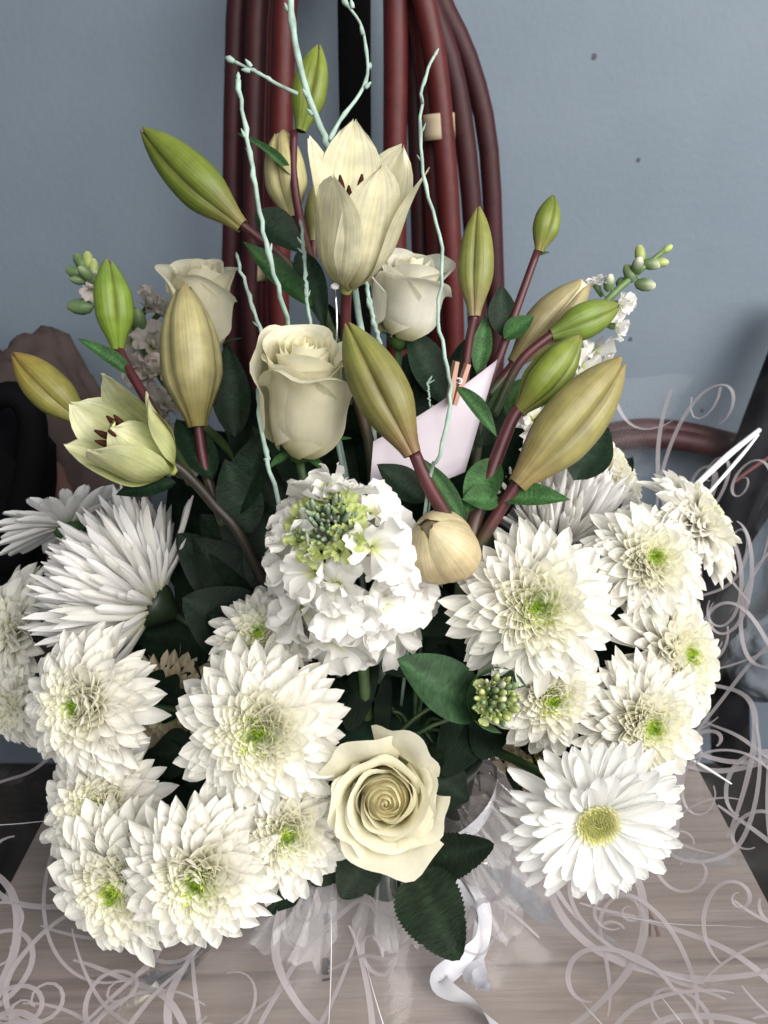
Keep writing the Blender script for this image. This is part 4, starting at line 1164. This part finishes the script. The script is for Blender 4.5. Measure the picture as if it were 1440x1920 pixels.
twig([(800, 930, .44), (822, 860, .425), (842, 775, .42), (843, 715, .42), (832, 655, .418), (821, 598, .418), (828, 520, .417), (825, 440, .417), (800, 360, .417), (790, 280, .416), (789, 190, .416), (798, 145, .415), (812, 106, .414)], .0015, .0010, 'long thin mint green twig running up past the card peg', seed=3, base_off=(.01, .0, .10))
twig([(520, 930, .46), (500, 850, .458), (484, 760, .462), (496, 655, .475), (472, 570, .475), (445, 486, .475)], .0018, .0013, 'short mint green twig passing behind the middle cream rose', seed=4, base_off=(-.02, .0, .10))
twig([(620, 760, .49), (581, 600, .475), (573, 515, .47), (566, 424, .468)], .0015, .0013, 'short straight mint green twig behind the lily stem', seed=5)
twig([(745, 800, .53), (716, 660, .505), (700, 600, .495), (684, 520, .49)], .0020, .0017, 'stub of mint green twig below the open lily beside the white rose', seed=6, buds=3)
twig([(812, 830, .48), (806, 760, .475), (802, 716, .475)], .0009, .0008, 'tiny pale twig tip above the card edge', seed=7, base_off=(.02, .01, .1), buds=3)

# ------------------------------------------------------------------ card, peg and pin
M_CARD = simple('pale_pink_card', (.50, .455, .505), .6, .25, 60, .03)
ca, cb, cc_, cd = W(700, 828, .470), W(933, 674, .485), W(872, 885, .49), W(690, 960, .475)
ctr = (ca + cb + cc_ + cd) / 4
card = thing('gift_card', ctr, 'blank pale pinkish card pegged among the lily stems', 'card')
def cardf(side):
    def f(u, v):
        s = u * .5 + .5
        top = ca.lerp(cb, s) + V(0, -.4, .6) * .006 * sin(pi * s); bot = cd.lerp(cc_, s)
        return top.lerp(bot, v) - ctr + V(0, .2, 1) * (.003 * sin(pi * v) * sin(pi * s) + side)
    return f
cv = []; cfc = []
m1 = grid('card', cardf(0.0003), 8, 8); m2 = grid('card', cardf(-0.0003), 8, 8)
vv = [v.co.copy() for v in m1.vertices] + [v.co.copy() for v in m2.vertices]
k = len(m1.vertices)
ff = [tuple(p.vertices) for p in m1.polygons] + [tuple(k + i for i in reversed(p.vertices)) for p in m2.polygons]
ring = list(range(9)) + [9 * j + 8 for j in range(1, 9)] + [72 + i for i in range(7, -1, -1)] + [9 * j for j in range(7, 0, -1)]
for i in range(len(ring)):
    a, b2 = ring[i], ring[(i + 1) % len(ring)]
    ff.append((a, b2, k + b2, k + a))
link('sheet', mesh_from('sheet', vv, ff), M_CARD, card)

M_PEG = simple('copper_pink_wood', (.40, .23, .175), .5, .35, 120, .15)
M_SILVER = simple('silver_spring', (.7, .7, .72), .25, .5, metal=1.0)
pg = thing('clothes_peg', W(856, 720, .468), 'tiny copper-pink wooden clothes peg holding the card', 'clothes peg')
p_top = W(866, 680, .463); p_bot = W(846, 758, .469)
pax = (p_bot - p_top).normalized(); pn = V(.35, .1, .9); pn = (pn - pax * pn.dot(pax)).normalized(); ps = pax.cross(pn)
for sgn in (-1, 1):
    pts_l = []
    L_ = (p_bot - p_top).length
    prof_ = [(0, .0026, .0052), (.42, .0016, .0046), (.55, .0008, .0040), (1, .0004, .0028)]
    vv, ff = [], []
    for (t, i0, i1) in prof_:
        for (o1, o2) in ((i0, -.0024), (i1, -.0024), (i1, .0024), (i0, .0024)):
            vv.append(p_top + pax * L_ * t + ps * sgn * o1 + pn * o2 - pg.location)
    for j in range(3):
        for q in range(4):
            a = j * 4 + q; b2 = j * 4 + (q + 1) % 4
            ff.append((a, b2, b2 + 4, a + 4))
    ff += [(0, 1, 2, 3), (12, 13, 14, 15)]
    link('peg_half', mesh_from('peg_half', vv, ff, smooth=False), M_PEG, pg)
cc0 = p_top + pax * L_ * .42
coil = []
for i in range(41):
    a = i / 40 * 4 * 2 * pi
    coil.append(cc0 + (pax * cos(a) + ps * sin(a)) * .0017 + pn * lerp(-.0032, .0034, i / 40))
tube('spring', coil, .0004, M_SILVER, pg, 5, None, origin=pg.location)

M_GEM = simple('clear_gem', (.75, .78, .8), .08, .9)
pin = thing('jewel_pin', W(632, 640, .478), 'thin steel pin with a small clear jewel head below the open lily', 'pin')
tube('shaft', [W(630, 650, .478), W(632, 610, .474), W(629, 545, .470)], .0007, M_SILVER, pin, 6, 6, origin=pin.location)
import bmesh
bm = bmesh.new(); bmesh.ops.create_icosphere(bm, subdivisions=1, radius=.0032)
for v in bm.verts: v.co.z *= .75
me = bpy.data.meshes.new('gem'); bm.to_mesh(me); bm.free()
link('gem', me, M_GEM, pin, Matrix.Translation(W(628, 537, .469) - pin.location))

# ------------------------------------------------------------------ cellophane wrap with scroll print
wrap = thing('cellophane_wrap', POT, 'clear cellophane wrap with white scroll print spread out around the pot', 'cellophane')
KEYS = [  # angle (0 right, 90 back), reach in metres, height of the outer edge
    (-180, .34, .075), (-150, .38, .03), (-120, .42, .010), (-90, .44, .004), (-60, .42, .006), (-35, .38, .03), (-15, .36, .075), (10, .35, .17), (28, .36, .285), (60, .28, .27), (90, .22, .20), (130, .28, .16), (160, .32, .12), (180, .34, .075)]
def key(theta):
    a = math.degrees(theta)
    while a > 180: a -= 360
    while a < -180: a += 360
    for (a0, r0, h0), (a1, r1, h1) in zip(KEYS, KEYS[1:]):
        if a0 <= a <= a1:
            t = (a - a0) / (a1 - a0); t = t * t * (3 - 2 * t)
            return lerp(r0, r1, t), lerp(h0, h1, t)
    return .34, .08
def sheet(theta, rho):
    reach, h = key(theta)
    r = lerp(.066, reach, rho)
    neck = .062 * max(0, 1 - rho * 3.2) ** 1.6
    z = neck + h * rho ** 1.7 + .004
    am = .010 * sst(0, .2, rho) * (1 - .75 * sst(.25, .9, rho)) * (.4 + 2.2 * min(1, h / .12) * .4)
    fold = .5 + .5 * sin(theta * 13 + 2.6 * sin(theta * 3) + 1.6)
    z += am * fold + .006 * rho * (1 + sin(theta * 9 + 4 * rho)) * min(1, h / .05)
    z += .004 * (1 + noise.noise(Vector((cos(theta) * r * 26, sin(theta) * r * 26, 3))))
    neckfold = .008 * sin(theta * 22 + 2 * sin(theta * 5)) * max(0, 1 - rho * 4)
    r += neckfold
    return Vector((r * cos(theta), r * sin(theta), max(z, .0015)))
NT, NR = 220, 46
vv, ff = [], []
for j in range(NR + 1):
    for i in range(NT):
        vv.append(sheet(-pi + 2 * pi * i / NT, (j / NR)))
for j in range(NR):
    for i in range(NT):
        a = j * NT + i; b2 = j * NT + (i + 1) % NT
        ff.append((a, b2, b2 + NT, a + NT))
fcol = []
for j in range(NR + 1):
    for i in range(NT):
        fcol.append([.16 * max(0, 1 - j / NR * 3.0) ] * 3)
link('film', mesh_from('film', vv, ff, fcol), M_CELLO, wrap)

def flat_to_sheet(x, y, off=.0006):
    th = atan2(y, x); r = sqrt(x * x + y * y)
    reach, h = key(th)
    rho = (r - .066) / (reach - .066)
    if rho < .02 or rho > .985: return None
    p = sheet(th, rho); p.z += off
    return p
rs = random.Random(2024)
SCR = []
def scroll(x, y, a, size, w, k0, k1, n=46):
    """a swash that winds up into a curl at its end"""
    pts = []; s = size / n
    px_, py_ = x, y
    for i in range(n + 1):
        t = i / n
        kap = (k0 * (1 - t) + k1 * t ** 3.0 * 6) / size
        a += kap * s
        px_ += cos(a) * s; py_ += sin(a) * s
        pts.append((px_, py_, w * (.35 + .65 * sin(pi * min(1, t * 1.02)) ** .6)))
    return pts
def add_scroll(pl, off, nm='scroll_print', mat=None):
    segs = []; cur = []
    for (x, y, w) in pl:
        p = flat_to_sheet(x, y, off)
        if p is None:
            if len(cur) > 5: segs.append(cur)
            cur = []
        else: cur.append((p, w))
    if len(cur) > 5: segs.append(cur)
    for sg in segs:
        vv, ff = [], []
        for i, (p, w) in enumerate(sg):
            t = (sg[min(i + 1, len(sg) - 1)][0] - sg[max(i - 1, 0)][0])
            r_ = Vector((p.x, p.y, 0)); 
            nrm = Vector((0, 0, 1)) - r_.normalized() * .3
            s = t.cross(nrm); s = s.normalized() if s.length > 1e-9 else Vector((1, 0, 0))
            vv += [p + s * w, p - s * w]
        for i in range(len(sg) - 1): ff.append((2 * i, 2 * i + 1, 2 * i + 3, 2 * i + 2))
        link(nm, mesh_from(nm, vv, ff), mat or M_PRINT, wrap)
for i in range(185):
    th = rs.uniform(-pi * 1.06, radians(55)); r = rs.uniform(.10, .40)
    if radians(-75) < th < radians(-40) and rs.random() < .55: continue
    if rs.random() < .35: th = rs.uniform(radians(-160), radians(-100)); r = rs.uniform(.14, .42)
    size = rs.uniform(.08, .24); sg = rs.choice((-1, 1))
    add_scroll(scroll(r * cos(th), r * sin(th), rs.uniform(0, 6.28), size, rs.choice((rs.uniform(.0010, .0018), rs.uniform(.0016, .0027))), sg * rs.uniform(.4, 2.0), sg * rs.choice((1, 1, -1)) * rs.uniform(1.8, 6.0)), .0005 + .00001 * i)

for i in range(9):
    th = radians(rs.uniform(16, 36)); r = rs.uniform(.26, .31); sg = rs.choice((-1, 1))
    add_scroll(scroll(r * cos(th), r * sin(th), rs.uniform(0, 6.28), rs.uniform(.06, .13), rs.uniform(.0011, .0018), sg * rs.uniform(1.5, 3.5), sg * rs.uniform(1.5, 4.5)), .0040 + .00001 * i)
for i in range(18):
    th = rs.uniform(-pi, radians(40)); r = rs.uniform(.09, .30); a = th + rs.uniform(-.5, .5); ln = rs.uniform(.03, .11); w0 = rs.uniform(.00015, .0004)
    pl = [(r * cos(th) + cos(a) * ln * t / 10, r * sin(th) + sin(a) * ln * t / 10, w0 * sin(pi * (t + .5) / 11)) for t in range(11)]
    add_scroll(pl, .0030, 'crease_glint', M_CREASE_GLINT)  # thin pale strips drawn as glints on the film
fa, fb = W(1298, 916, .60), W(1424, 806, .625)
tube('fold', [fa, fa.lerp(fb, .5) + Vector((0, 0, .002)), fb], [.0022, .0026, .0020], M_FOLD_GLINT, wrap, 8, 10, origin=POT)  # pale tubes put in as bright glints on the film
tube('fold', [fa + Vector((.012, 0, -.006)), fa.lerp(fb, .6) + Vector((.006, 0, -.004)), fb + Vector((.0, 0, -.004))], [.0012, .0016, .0010], M_FOLD_GLINT, wrap, 8, 10, origin=POT)
fc, fd = on_table(1272, 1412, .07), on_table(1372, 1470, .07)
tube('fold', [fc, fc.lerp(fd, .5) + Vector((0, 0, .001)), fd], [.0006, .0012, .0004], M_FOLD_GLINT, wrap, 6, 8, origin=POT)

m, nt, N, L, P, out = newmat('gathered_film')
P.inputs['Base Color'].default_value = (.78, .78, .80, 1); P.inputs['Roughness'].default_value = .25
tr_ = N.new('ShaderNodeBsdfTransparent'); mx_ = N.new('ShaderNodeMixShader')
ns_ = N.new('ShaderNodeTexNoise'); ns_.inputs['Scale'].default_value = 60; ns_.inputs['Detail'].default_value = 5; ns_.inputs['Distortion'].default_value = 1.5
rg_ = N.new('ShaderNodeMapRange'); rg_.inputs['From Min'].default_value = .3; rg_.inputs['From Max'].default_value = .7; rg_.inputs['To Min'].default_value = .05; rg_.inputs['To Max'].default_value = .30
L.new(ns_.outputs['Fac'], rg_.inputs['Value']); L.new(rg_.outputs['Result'], mx_.inputs['Fac'])
L.new(tr_.outputs[0], mx_.inputs[1]); L.new(P.outputs[0], mx_.inputs[2]); L.new(mx_.outputs[0], out.inputs['Surface'])
M_GATHER = m
rg = random.Random(44)
for k in range(11):
    a0 = radians(lerp(-165, -28, k / 10) + rg.uniform(-5, 5)); spread = rg.uniform(.16, .30); reach_ = rg.uniform(.030, .062); ph_ = rg.uniform(0, 6); lift = rg.uniform(.0, .02)
    def gf(u, v, a0=a0, spread=spread, reach_=reach_, ph_=ph_, lift=lift):
        a = a0 + u * spread * (.25 + .75 * v)
        r = .072 + reach_ * v * (1 - .35 * u * u + .08 * sin(9 * u + ph_))
        z = lerp(.064, .012 + lift, sst(0, 1, v)) + .010 * v * sin(7 * u + ph_) + .004 * sin(17 * u + ph_) * v
        return Vector((r * cos(a), r * sin(a), max(z, .009)))
    link('gather', grid('gather', gf, 18, 8), M_GATHER, wrap)

for i in range(34):
    th = radians(rs.uniform(-42, 12)); r = rs.uniform(.20, .36); sg = rs.choice((-1, 1))
    add_scroll(scroll(r * cos(th), r * sin(th), rs.uniform(0, 6.28), rs.uniform(.08, .17), rs.uniform(.0011, .0019), sg * rs.uniform(1.5, 4.0), sg * rs.uniform(1.5, 4.5)), .0034 + .00001 * i)
# ------------------------------------------------------------------ white satin ribbon
m, nt, N, L, P, out = newmat('white_satin')
P.inputs['Base Color'].default_value = (.58, .59, .63, 1); P.inputs['Roughness'].default_value = .22; P.inputs['Specular IOR Level'].default_value = .6
P.inputs['Anisotropic'].default_value = .4
M_SATIN = m
rib = thing('satin_ribbon', W(815, 1640, .47), 'shiny white satin ribbon tied round the wrap and curling onto the table', 'ribbon')
def ribbon_strip(name, pts, w, twist0, twist1, n=60):
    sp = spline(pts, n); vv, ff = [], []
    for i, p in enumerate(sp):
        t = (sp[min(i + 1, n)] - sp[max(i - 1, 0)]).normalized()
        a = lerp(twist0, twist1, i / n)
        o = t.cross(Vector((0, -.6, .8))).normalized(); q = t.cross(o)
        s = o * cos(a) + q * sin(a)
        for k in (-1, -.35, .35, 1):
            pp = p + s * w * k + (t.cross(s)) * w * .18 * (1 - k * k)
            pp.z = max(pp.z, TZ + .001)
            vv.append(pp - rib.location)
    for i in range(n):
        for k in range(3):
            a = i * 4 + k; ff.append((a, a + 1, a + 5, a + 4))
    return link(name, mesh_from(name, vv, ff), M_SATIN, rib)
def TP_(px, py, z): return on_table(px, py, z)
ribbon_strip('ribbon_tail', [TP_(820, 1630, .062), TP_(855, 1665, .05), TP_(890, 1715, .035), TP_(895, 1765, .025), TP_(860, 1805, .02), TP_(825, 1838, .012), TP_(850, 1862, .012), TP_(895, 1885, .008), TP_(935, 1930, .006)], .0062, .2, 5.2)
ribbon_strip('ribbon_tail', [TP_(835, 1625, .060), TP_(875, 1660, .045), TP_(905, 1700, .03), TP_(900, 1770, .012), TP_(880, 1830, .02), TP_(905, 1850, .014), TP_(890, 1800, .018)], .0055, 1.0, 6.0)
band = []
for i in range(41):
    a = radians(-200 + 240 * i / 40 + 20)
    band.append(POT + Vector((cos(a) * .079, sin(a) * .079, .062)))
vv, ff = [], []
for p in band: vv += [p + Vector((0, 0, .007)) - rib.location, p - Vector((0, 0, .007)) - rib.location]
for i in range(40): ff.append((2 * i, 2 * i + 1, 2 * i + 3, 2 * i + 2))
link('ribbon_band', mesh_from('ribbon_band', vv, ff), M_SATIN, rib)
